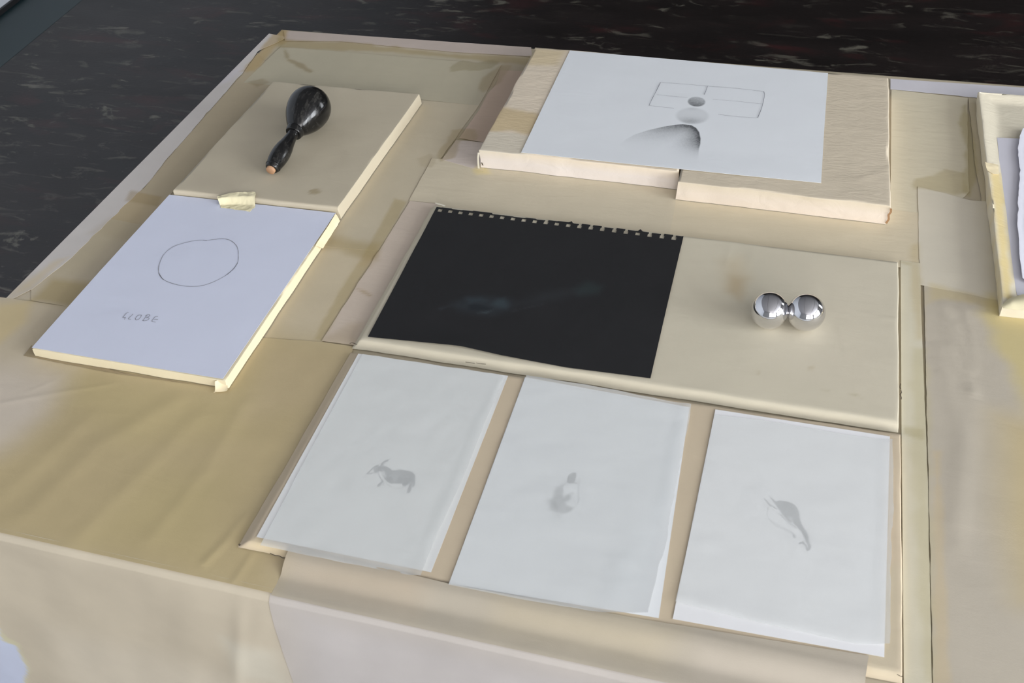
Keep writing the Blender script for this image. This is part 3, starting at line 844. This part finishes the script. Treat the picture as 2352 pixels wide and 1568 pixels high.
mark(bC, [[(2068.5, 880), (2067, 889), (2069, 893)], [(2069.5, 896), (2070.5, 901), (2067.5, 906), (2070, 912), (2069.5, 917)]], HC + .0009, .0011, M_TEAR)
mark(bC, [[(1069, 831), (1083, 833), (1091, 834)], [(1094, 833), (1103, 835), (1116, 836)]], .0062, .0010, M_TEAR)
mark(bC, [[(803, 789), (809, 787), (820, 791)]], HC - .001, .0012, M_TEAR)
mark(bC, [[(1000, 466), (1006, 468), (1014, 470), (1022, 473)]], HC + .0012, .0028, M_PALE)
mark(bE, [[(620, 1270), (632, 1275), (641, 1276), (650, 1281), (658, 1280), (664, 1285), (672, 1286)]], HE - .001, .0012, M_TEAR)
mark(bE, [[(548, 1249), (552, 1252)]], HE - .001, .0022, M_TEAR)
mark(bE, [[(2060, 1548), (2070, 1553), (2074, 1552)]], HE + .0008, .0010, M_TEAR)


def upright(name, parent, pts, w, y, mat):
    V, F = [], []
    for i, (x, z) in enumerate(pts):
        V += [(x - w / 2, y, z + TZ), (x + w / 2, y - .0006, z + TZ)]
        if i:
            a = 2 * i - 2; F.append((a, a + 1, a + 3, a + 2))
    return local(mesh_obj(name, V, F, mat, parent, None, True, .0003))


_c = cD2[2]
upright('torn_corner', bD2, [(_c[0] + .0012, .030), (_c[0] + .0022, .024), (_c[0] + .0002, .018), (_c[0] + .0018, .011), (_c[0] - .0004, .003)], .0030, _c[1] - .0026, M_BROWN)
_c = cD1[3]
upright('loose_flap', bD1, [(_c[0] + .0008, .031), (_c[0] - .0010, .022), (_c[0] - .0018, .010), (_c[0] - .0020, .0006)], .0032, _c[1] - .0060, M_PALE)
upright('torn_corner', bD1, [(_c[0] + .0030, .010), (_c[0] + .0045, .005)], .0022, _c[1] - .0028, M_TEAR)

# ------------------------------------------------------------------ sheet with GLOBE
ZG = HB + .0010
g = lifted('drawing_sheet', 'white sheet with a pencilled circle and the word GLOBE, taped at its top', ([(389, 447), (580, 468), (771, 489)], [(771, 489), (700, 593), (512, 870)], [(73, 798), (290, 834), (512, 870)], [(389, 447), (230, 622), (73, 798)]),
           ZG, (190, 194, 208), M_SHEET, 'drawing', step=.006, seed=80, thick=.0003, cockle=.0004)
ZI = ZG + .00065
circle = [(1535, 209), (1620, 198), (1740, 184), (1830, 190), (1910, 220), (1975, 280), (2003, 350), (2008, 430), (1998, 540), (1930, 640), (1835, 722), (1720, 790), (1600, 845), (1460, 888),
          (1310, 899), (1170, 889), (1040, 860), (920, 815), (850, 760), (812, 690), (815, 600), (845, 500), (890, 420), (960, 350), (1060, 290), (1200, 245), (1330, 216), (1430, 205), (1535, 209)]
ZS = 2352 / 360.0
ribbon('drawn_circle', [[(240 + a / ZS, 520 + b_ / ZS) for a, b_ in circle]], ZI, .00085, M_PENCIL_SOFT, g)
for s in ([(1480, 205), (1535, 211)], [(1998, 545), (1930, 642), (1835, 724)], [(812, 690), (850, 760), (885, 795)]):
    ribbon('drawn_stroke', [[(240 + a / ZS, 520 + b_ / ZS) for a, b_ in s]], ZI + .00003, .0010, M_PENCIL, g)
LET = {'G': [[(362, 1290), (348, 1288), (318, 1312), (285, 1350), (274, 1362), (290, 1364), (312, 1362), (300, 1395)], [(300, 1368), (318, 1362)]],
       'L': [[(432, 1310), (400, 1342), (362, 1378), (366, 1388), (400, 1392)]],
       'O': [[(535, 1328), (508, 1332), (475, 1362), (464, 1390), (485, 1402), (520, 1385), (548, 1350), (553, 1330), (535, 1328)]],
       'B': [[(640, 1330), (600, 1380), (576, 1412)], [(612, 1340), (650, 1320), (680, 1328), (670, 1348), (628, 1368), (660, 1368), (668, 1382), (640, 1405), (600, 1415), (572, 1412)]],
       'E': [[(803, 1350), (770, 1350), (745, 1368), (712, 1415), (722, 1425), (768, 1436)], [(740, 1392), (805, 1394)]]}
ribbon('lettering', [[(240 + a / ZS, 520 + b_ / ZS) for a, b_ in s] for k in LET for s in LET[k]], ZI, .00078, M_PENCIL_SOFT, g)['label'] = 'pencilled capitals reading GLOBE'

# tape holding it
def tl(x, y, u, v):
    return (cA[3][1] * 0 + .0098) * sstep(.62, .30, v) + .0014 * (fbm(x, y, .008, .006, 8, 3)) * 1.0


tp = tape('masking_tape_strip', ([(500, 457), (513, 453), (531, 449), (560, 447), (588, 447)], [(588, 447), (589, 452), (586, 460), (583, 470), (572, 480)], [(505, 471), (540, 476), (572, 480)], [(500, 457), (505, 471)]), ZG + .0007, M_TAPE, None, 73, tl, .0012, zpx=HA - .001)
tag(tp, 'crumpled piece of masking tape holding the GLOBE sheet at the board edge', 'tape')
# folded tape bits on the side of that board
tape('paper_tape', ([(727, 574), (762, 520), (773, 500)], [(773, 500), (777, 508), (776, 514)], [(741, 568), (776, 514)], [(727, 574), (741, 568)]), .004, M_TAPE2, bB, 74, lambda x, y, u, v: .010 * (1 - v), zpx=.006)
tape('paper_tape', ([(497, 885), (512, 876), (528, 872)], [(528, 872), (524, 882), (521, 895)], [(490, 898), (521, 898)], [(497, 885), (490, 898)]), .0015, M_TAPE2, bB, 75, lambda x, y, u, v: .0095 * (1 - v) ** 1.5 + .002 * fbm(x, y, .006, .006, 2, 2), zpx=.004)
# paper flap corner in front left of that board
sheet('paper_patch', ([(72, 792), (80, 800)], [(80, 800), (300, 860), (500, 890)], [(54, 816), (240, 853), (500, 893)], [(72, 792), (54, 816)]), .0016 + ZP, (140, 126, 100), M_COVER, table, .003, (0, 0, .0006, 0), 81, zpx=0)

# ------------------------------------------------------------------ stone drawing on the box
ZD = HD + .0016
Z5 = 2352 / 420.0
q = lambda L: [(1400 + a / Z5, 160 + b_ / Z5) for a, b_ in L]
big_ = UV(q([(215, 895), (330, 830), (500, 775), (700, 730), (860, 706), (945, 700), (1050, 712), (1110, 745), (1150, 800), (1168, 880), (1165, 950), (1150, 1000), (1130, 1180), (1050, 1220), (900, 1200), (600, 1150), (300, 1100), (130, 960)]), ZD)
edge = UV(q([(215, 890), (330, 832), (500, 777), (700, 732), (860, 708), (945, 702), (1050, 715), (1110, 748), (1150, 805), (1168, 880), (1160, 990)]), ZD)
sm_c, sm_x, sm_y = UV(q([(1120, 408), (1235, 412), (1120, 345)]), ZD)
md_c, md_x, md_y = UV(q([(1065, 590), (1290, 595), (1065, 480)]), ZD)


def stones(x, y, C):
    gr = .5 + .55 * fbm(x, y, .0016, .0016, 4, 1) + .35 * fbm(x, y, .03, .008, 14, 2, .4)
    d = seg_dist(x, y, big_); de = seg_dist(x, y, edge, False)
    k = sstep(.0015, -.0008, d) * (0.66 * np.exp(-de / .010) + .50 * np.exp(-(de / .040) ** 1.6))  * (0.62 + .45 * np.clip(gr, 0, 1.2))
    k *= .10 + .90 * sstep(edge[0][0] - .01, edge[0][0] + .10, x)
    k *= sstep(big_[:, 1].min(), big_[:, 1].min() + .075, y)
    # the fade at the foot of the stone
    def ell(c, ex, ey):
        A = np.stack([ex - c, ey - c], -1); Ai = np.linalg.inv(A); u = (x - c[0]) * Ai[0, 0] + (y - c[1]) * Ai[0, 1]; v = (x - c[0]) * Ai[1, 0] + (y - c[1]) * Ai[1, 1]
        return u, v, np.hypot(u, v)
    u, v, r_ = ell(sm_c, sm_x, sm_y)
    k2 = sstep(1.08, .86, r_) * np.clip(.45 + .28 * gr - .06 * u - .22 * v, 0, .9)
    u, v, r_ = ell(md_c, md_x, md_y)
    k3 = sstep(1.06, .8, r_) * np.clip(.13 + .36 * np.exp(-((v + .62) / .42) ** 2 - ((u + .15) / .65) ** 2) * (.55 + gr * .6) + .15 * sstep(.5, 1., v) * sstep(.5, 0, abs(u)), 0, .8)
    k4 = k3 * 0
    a = np.clip(np.maximum.reduce([k, k2, k3, k4]), 0, .93)[:, None]
    return C * (1 - a) + np.array([.055, .06, .065]) * a


us = params(70, (.22, .80), 400); vs = params(50, (.25, .95), 330)
s4 = lifted('drawing_sheet', 'large white sheet with three shaded stones and a ruled pencil frame', ([(1309, 116), (1600, 141), (1902, 168)], [(1902, 168), (1893, 300), (1886, 420)], [(1197, 350), (1430, 376), (1700, 403), (1886, 420)], [(1309, 116), (1255, 228), (1197, 350)]),
            ZD - .0006, (203, 206, 213), M_SHEET, 'drawing', us=us, vs=vs, seed=82, mark=stones, cockle=.0003, thick=.0004,
            hfun=lambda x, y, u, v: .0010 * np.exp(-((v - 1) / .1) ** 2) * np.sin(np.pi * u) + .0)
fr = [([(655, 163), (880, 178), (1260, 210), (1600, 236), (1988, 280)], .0006), ([(655, 163), (600, 275), (540, 390), (508, 460)], .0011), ([(508, 460), (650, 476), (830, 496)], .0006),
      ([(608, 320), (800, 340), (1005, 357)], .0005), ([(1260, 210), (1240, 270), (1218, 320)], .0011), ([(1325, 380), (1600, 402), (1955, 439)], .0005),
      ([(1400, 574), (1640, 602), (1900, 620)], .0006), ([(1985, 282), (1993, 330), (1975, 420), (1950, 510), (1905, 618)], .0012)]
ribbon('drawn_frame', [(q(p), float(w * .85)) for p, w in fr], ZD + .0004, .0008, M_PENCIL_SOFT, s4)

# ------------------------------------------------------------------ black perforated sheet
ZK = HC + .0015
HX = [207, 298, 388, 478, 568, 659, 750, 842, 935, 1028, 1122, 1214, 1310, 1403, 1497, 1592, 1690, 1785, 1880, 1977, 2075, 2170]
OPEN = {10, 13, 14, 15, 16, 17, 19, 20, 21}
x0p, x1p = 163, 2240
uh = [(h - x0p) / (x1p - x0p) for h in HX]
hw, nw = 0.0086, 0.0056
breaks = [0.0]
for i, u_ in enumerate(uh):
    breaks += [u_ - hw, u_ - nw, u_ + nw, u_ + hw]
breaks += [1.0]
ub = sorted(set(breaks)); 
uall = np.array(ub); vtop = np.array([0, .008, .015, .038]); vall = np.r_[vtop, np.linspace(.038, 1, 90)[1:]]
br = borders(([(1003, 475), (1290, 508), (1570, 542)], [(1570, 542), (1535, 690), (1494, 868)], [(845, 773), (1000, 790), (1060, 797), (1150, 816), (1300, 843), (1494, 868)], [(1003, 475), (925, 622), (845, 773)]), ZK)
ub2 = np.unique(np.r_[uall, np.linspace(0, 1, 160)]); keep = [0]
for i in range(1, len(ub2)):
    if ub2[i] - ub2[keep[-1]] > 1e-6:
        keep.append(i)
ub2 = ub2[keep]
P = coons(*br, ub2, vall)
rng = np.random.RandomState(3)
topoff = np.zeros(len(ub2)); cells = [0] + uh + [1]
for i in range(len(cells) - 1):
    topoff[(ub2 >= cells[i]) & (ub2 < cells[i + 1])] = rng.uniform(-.0022, .0012)
for i in (12, 18):
    topoff += .0045 * np.exp(-((ub2 - uh[i] - .006) / .006) ** 2)
P[:, 0, 1] += topoff; P[:, 1, 1] += topoff * .6
nU, nV = len(ub2), len(vall)
uc = (ub2[:-1] + ub2[1:]) / 2
faces = []
for a in range(nU - 1):
    di = [abs(uc[a] - h) for h in uh]; k = int(np.argmin(di)); inh = di[k] < hw; inn = di[k] < nw
    for c in range(nV - 1):
        if inh and c == 2:
            continue
        if inh and k in OPEN and c == 1 and inn:
            continue
        if inn and k in OPEN and c == 0:
            continue
        faces.append((a * nV + c, a * nV + c + 1, (a + 1) * nV + c + 1, (a + 1) * nV + c))
x, y = P[..., 0].ravel(), P[..., 1].ravel()
vv = np.repeat(vall[None], nU, 0).ravel(); uu = np.repeat(ub2[:, None], nV, 1).ravel()
C = np.repeat(np.array([[.0185, .0185, .0195]]), len(x), 0)
KP = []
for pts, c_, s_, k_ in [([(1040, 700), (1075, 683), (1130, 682), (1172, 690), (1172, 712), (1130, 722), (1075, 716), (1055, 712)], (56, 68, 75), .012, .38),
                    ([(1140, 686), (1160, 682), (1172, 700), (1165, 712), (1130, 698)], (66, 80, 86), .006, .5),
                    ([(1072, 685), (1105, 683), (1120, 690), (1080, 697)], (60, 74, 82), .006, .4),
                    ([(1075, 700), (1090, 697), (1130, 708), (1100, 714), (1076, 712)], (22, 26, 30), .004, .8),
                    ([(1095, 718), (1130, 712), (1136, 708), (1118, 722)], (74, 84, 88), .002, .5),
                    ([(1170, 700), (1240, 675), (1300, 665), (1330, 672), (1230, 700)], (54, 60, 64), .012, .3),
                    ([(1318, 664), (1350, 650), (1385, 658), (1372, 674), (1330, 678)], (50, 66, 66), .010, .45),
                    ([(1175, 712), (1250, 698), (1180, 716)], (60, 66, 70), .002, .35),
                    ([(1008, 708), (1040, 700), (1012, 712)], (60, 68, 74), .003, .35)]:
    KP.append((UV(pts, ZK), lin(c_) / KL * .8, s_, k_ * .7, .002, True, 0))
C = apply_paints(x, y, C, KP)
z = ZK + .0006 * fbm(x, y, .06, .05, 90, 3) + .0022 * np.exp(-((uu - .32) / .2) ** 2) * np.exp(-((vv - 1) / .07) ** 2)
bs = mesh_obj('black_sheet', np.stack([x, y, z + TZ], -1), faces, M_BLACK, None, C, True, .0003)
tag(bs, 'black sheet torn from a spiral pad, with a row of square punch holes', 'paper')


# ------------------------------------------------------------------ the three animal sheets
def animal_mark(polys, z):
    PP = [(UV(p, z), s_, k_, cl, w_) for p, s_, k_, cl, w_ in polys]

    def f(x, y, C):
        a = np.zeros(len(x)); gr = 1 + .35 * fbm(x, y, .0014, .0014, 6, 2)
        for Q, s_, k_, cl, w_ in PP:
            d = seg_dist(x, y, Q, cl) - (0 if cl else w_)
            kk = sstep(s_, -s_, d) * abs(k_)
            if k_ < 0:
                a *= 1 - kk
            else:
                a = np.maximum(a, kk * gr)
        a = np.clip(a, 0, .95)[:, None]
        return C * (1 - a) + np.array([.085, .10, .11]) * a
    return f


Z1 = HE + .0007
s98 = 2352 / 240.0
g1 = lambda L: [(780 + a / s98, 1000 + b_ / s98) for a, b_ in L]
goat = [(g1([(850, 705), (930, 680), (1040, 690), (1120, 730), (1170, 785), (1220, 790), (1370, 765), (1500, 790), (1620, 810), (1690, 880), (1700, 980), (1700, 1060), (1668, 1170), (1640, 1140), (1640, 1060), (1590, 1060), (1540, 1110), (1430, 1140), (1400, 1080), (1290, 1080), (1150, 1080), (1060, 1030), (1000, 960), (960, 860), (900, 800), (860, 760)]), .0010, .78, True, 0),
        (g1([(760, 700), (860, 665), (890, 700), (900, 790), (860, 840), (790, 835), (765, 780)]), .0009, .62, True, 0),
        (g1([(850, 670), (760, 720), (690, 790), (625, 862)]), .0006, .65, False, .0008),
        (g1([(620, 862), (680, 855), (770, 840), (840, 845)]), .0006, .5, False, .0007),
        (g1([(1090, 562), (1010, 590), (960, 625), (945, 680)]), .0007, .7, False, .0014),
        (g1([(1000, 640), (985, 680)]), .0006, .4, False, .0008),
        (g1([(960, 1035), (925, 1080), (870, 1130)]), .0007, .7, False, .0014), (g1([(870, 1135), (940, 1115), (985, 1090)]), .0006, .4, False, .0006),
        (g1([(880, 850), (900, 920), (940, 990), (990, 1040)]), .0006, .45, False, .0007),
        (g1([(1610, 1030), (1600, 1130), (1575, 1200), (1555, 1265)]), .0008, .66, False, .0020),
        (g1([(1060, 1100), (1170, 1160), (1290, 1190), (1400, 1180), (1480, 1140)]), .0006, .25, False, .0006),
        (g1([(930, 820), (990, 800), (1040, 900), (1060, 960), (1010, 940)]), .0016, -.75, True, 0),
        (g1([(1200, 900), (1330, 890), (1300, 1000), (1200, 1010)]), .004, -.22, True, 0)]
s10 = 2091 / 200.0
g2 = lambda L: [(1200 + a / s10, 1060 + b_ / s10) for a, b_ in L]
bird = [(g2([(1080, 370), (1130, 300), (1210, 255), (1290, 270), (1300, 330), (1270, 430), (1240, 510), (1150, 525), (1060, 500), (1085, 440)]), .0012, .66, True, 0),
        (g2([(1060, 500), (960, 560), (850, 620), (790, 730), (740, 840), (650, 920), (640, 1020), (680, 1130), (740, 1200), (860, 1220), (980, 1250), (1150, 1200), (1260, 1100), (1180, 1090), (1050, 1050), (1040, 980), (1130, 900), (1180, 830), (1150, 770), (1070, 790), (1000, 850), (960, 800), (990, 700), (950, 640), (1000, 560)]), .0020, .50, True, 0),
        (g2([(690, 940), (800, 900), (900, 1000), (900, 1200), (780, 1180), (690, 1080)]), .004, .68, True, 0),
        (g2([(1240, 510), (1310, 518)]), .0006, .5, False, .0008),
        (g2([(1380, 400), (1340, 560), (1345, 700), (1350, 850), (1370, 920), (1310, 1020), (1240, 1110)]), .0006, .28, False, .0006),
        (g2([(840, 1210), (855, 1290), (890, 1320)]), .0006, .42, False, .0008), (g2([(745, 1200), (750, 1270)]), .0006, .35, False, .0007),
        (g2([(1170, 740), (1230, 780)]), .0008, .35, False, .0008)]
s92 = 1845 / 200.0
g3 = lambda L: [(1720 + a / s92, 1110 + b_ / s92) for a, b_ in L]
seal = [(g3([(560, 380), (650, 365), (760, 372), (880, 405), (980, 460), (1040, 540), (1070, 640), (1080, 770), (1140, 920), (1220, 1010), (1265, 1110), (1270, 1240), (1200, 1240), (1170, 1140), (1100, 1010), (1020, 910), (930, 830), (860, 830), (780, 740), (700, 640), (620, 530), (560, 440)]), .0010, .66, True, 0),
        (g3([(425, 265), (500, 320), (560, 380), (560, 430), (500, 370)]), .0009, .62, True, 0),
        (g3([(335, 330), (395, 400), (450, 470), (520, 490), (580, 540)]), .0007, .6, False, .0009),
        (g3([(410, 500), (385, 640), (430, 750), (510, 840), (590, 910), (740, 960), (860, 1010), (930, 1060)]), .0007, .3, False, .0007),
        (g3([(640, 640), (710, 700), (800, 790), (890, 860), (1010, 945)]), .0007, .42, False, .0010),
        (g3([(950, 1080), (960, 1140)]), .0008, .5, False, .0012),
        (g3([(1080, 1270), (1150, 1250), (1200, 1320), (1240, 1390)]), .0007, .62, False, .0012), (g3([(1240, 1240), (1280, 1300), (1285, 1360), (1245, 1400)]), .0007, .6, False, .0016),
        (g3([(850, 720), (930, 740), (930, 810), (870, 800)]), .003, -.5, True, 0)]
FINE = [((.42, .80), (.50, .72)), ((.40, .70), (.42, .70)), ((.35, .75), (.38, .66))]
BACK = [([(823, 812), (1167, 863), (990, 1314), (589, 1233)], (198, 199, 197), goat),
        ([(1206, 866), (1584, 935), (1513, 1419), (1031, 1340)], (201, 203, 204), bird),
        ([(1643, 940), (2044, 1002), (2031, 1509), (1545, 1421)], (210, 213, 219), seal)]
LB = ['white sheet with a faint horned four-legged animal, left of the three under tracing paper',
      'white sheet with a faint round bird-like animal, middle of the three under tracing paper',
      'white sheet with a faint diving penguin-like animal, right of the three under tracing paper']
for i, (sh, col, an) in enumerate(BACK):
    fu, fv = FINE[i]
    o = sheet('animal_drawing', sh, Z1, col, M_SHEET, None, us=params(40, fu, 300), vs=params(50, fv, 330), seed=84 + i, mark=animal_mark(an, Z1), cockle=.0003, thick=.0002)
    tag(o, LB[i], 'drawing')
Z2 = Z1 + .0009
TR_ = [(([(833, 813), (1161, 862)], [(1161, 862), (1120, 960), (1060, 1110), (1004, 1230), (967, 1325)], [(598, 1252), (780, 1290), (967, 1325)], [(833, 813), (720, 1020), (598, 1252)]),
        lambda x, y, u, v: .0030 * np.exp(-((u - 1) / .05) ** 2) * sstep(0, .3, v) + .0006 * (fbm(x, y, .03, .03, 1, 3) + .6)),
       (([(1209, 862), (1400, 893), (1587, 932)], [(1587, 932), (1582, 975), (1556, 1090), (1533, 1230), (1512, 1320), (1487, 1427)], [(1030, 1343), (1180, 1373), (1350, 1402), (1440, 1415), (1487, 1427)], [(1209, 862), (1125, 1090), (1030, 1343)]),
        lambda x, y, u, v: .014 * (np.clip((u - .72) / .28, 0, 1) * np.clip((v - .35) / .65, 0, 1)) ** 1.5 + .0030 * np.exp(-((u - 1) / .06) ** 2) + .0009 * (fbm(x, y, .06, .03, 2, 3) + .6)),
       (([(1641, 953), (1800, 972), (1920, 995), (2049, 1012)], [(2049, 1012), (2050, 1180), (2045, 1300), (2042, 1481)], [(1551, 1384), (1750, 1432), (1960, 1478), (2042, 1481)], [(1641, 953), (1600, 1160), (1551, 1384)]),
        lambda x, y, u, v: .0030 * np.exp(-((u - 1) / .05) ** 2) + .0020 * np.exp(-((v - 1) / .05) ** 2) * (1 - u) + .0008 * (fbm(x, y, .06, .03, 3, 3) + .6))]
LT = ['sheet of tracing paper over the horned animal drawing, left of the three',
      'tracing paper with a lifted corner over the round bird-like drawing, middle of the three',
      'tracing paper with a torn right edge over the diving animal, right of three']
for i, (sh, hf) in enumerate(TR_):
    o = sheet('tracing_sheet', sh, Z2, (214, 218, 222), M_TRACE, None, step=.0045, jit=(.0005, .0010 if i else .0004, .0003, .0), seed=90 + i, hfun=hf, cockle=.0, thick=0, zpx=Z2)
    tag(o, LT[i], 'tracing paper')

# ------------------------------------------------------------------ chrome balls
RB = 0.0242
for px, lab in (((1767.5, 713), 'left one of two polished chrome balls on the low board'), ((1851.5, 717.5), 'right one of two polished chrome balls on the low board')):
    c = U(px[0], px[1], HC + RB)
    bm = bmesh.new(); bmesh.ops.create_uvsphere(bm, u_segments=96, v_segments=64, radius=RB)
    for f in bm.faces:
        f.smooth = True
    me = bpy.data.meshes.new('chrome_ball'); bm.to_mesh(me); bm.free(); me.materials.append(M_CHROME)
    o = bpy.data.objects.new('chrome_ball', me); COL.objects.link(o); o.location = (c[0], c[1], TZ + HC + RB + .0003)
    tag(o, lab, 'ball', 'chrome balls')


# ------------------------------------------------------------------ maraca
def lathe(name, prof, mat, parent, seg=64):
    V, F = [], []
    for s, r_ in prof:
        for k in range(seg):
            a = 2 * math.pi * k / seg; V.append((s, r_ * math.cos(a), r_ * math.sin(a)))
    n_ = len(prof)
    for i in range(n_ - 1):
        for k in range(seg):
            k2 = (k + 1) % seg; F.append((i * seg + k, i * seg + k2, (i + 1) * seg + k2, (i + 1) * seg + k))
    return mesh_obj(name, V, F, mat, parent)


def smoothprof(pts, n=60):
    p = np.array(pts, float); t = np.r_[0, np.cumsum(np.hypot(*np.diff(p, axis=0).T))]; out = []
    tt = np.linspace(0, t[-1], n)
    for k in (0, 1):
        m = np.gradient(p[:, k], t); out.append(np.array([_herm(t, p[:, k], m, q_) for q_ in tt]))
    out[1] = np.clip(out[1], 0, None)
    return list(zip(out[0], out[1]))


def _herm(t, p, m, q_):
    i = int(np.clip(np.searchsorted(t, q_) - 1, 0, len(t) - 2)); h = t[i + 1] - t[i]; s = (q_ - t[i]) / h
    return (2 * s ** 3 - 3 * s * s + 1) * p[i] + (s ** 3 - 2 * s * s + s) * h * m[i] + (-2 * s ** 3 + 3 * s * s) * p[i + 1] + (s ** 3 - s * s) * h * m[i + 1]


zb = 0.0208
e0 = np.array([*U(622, 391, zb + .011), TZ + zb + .0115])       # butt of the handle
RH = 0.0358
e1 = np.array([*U(708, 252, zb + RH), TZ + zb + RH])            # middle of the head
ax = e1 - e0; LM = np.linalg.norm(ax); ax /= LM
mar = empty('maraca', (float(e0[0]), float(e0[1]), TZ + zb))
tag(mar, 'scuffed black lacquered maraca with a pale wooden handle tip', 'maraca')
yv = np.cross([0, 0, 1], ax); yv /= np.linalg.norm(yv); zv = np.cross(ax, yv)
MM = Matrix(((ax[0], yv[0], zv[0], e0[0]), (ax[1], yv[1], zv[1], e0[1]), (ax[2], yv[2], zv[2], e0[2]), (0, 0, 0, 1)))
hs = LM - 0.0515
parts = [lathe('handle', smoothprof([(.003, .0005), (.003, .0100), (.0065, .0112), (.009, .0118), (.022, .0142), (.036, .0151), (.050, .0140), (.064, .0112), (.078, .0092), (hs - .014, .0090), (hs - .006, .0104), (hs + .004, .012)], 90), M_LACQ, mar),
         lathe('handle_tip', [(-.0025, 0), (-.0025, .0066), (-.0018, .0073), (.004, .0074)], M_WOOD, mar),
         lathe('handle_ring', [(.0075, .0104), (.0078, .0122), (.0088, .0126), (.0098, .0124), (.0102, .0110)], M_LACQ, mar),
         lathe('collar', smoothprof([(hs - .008, .0098), (hs - .008, .0128), (hs - .004, .0142), (hs + .002, .0146), (hs + .003, .0132), (hs + .006, .0128)], 24), M_LACQ, mar),
         lathe('head', smoothprof([(hs + .000, .0120), (hs + .005, .0165), (hs + .015, .0232), (hs + .029, .0304), (hs + .045, .0350), (hs + .057, .0358), (hs + .069, .0335), (hs + .080, .0272), (hs + .088, .0182), (hs + .0920, .0085), (hs + .0926, 0)], 90), M_LACQ, mar)]
for p in parts:
    p.matrix_parent_inverse = Matrix.Translation(-Vector(mar.location)); p.matrix_basis = MM
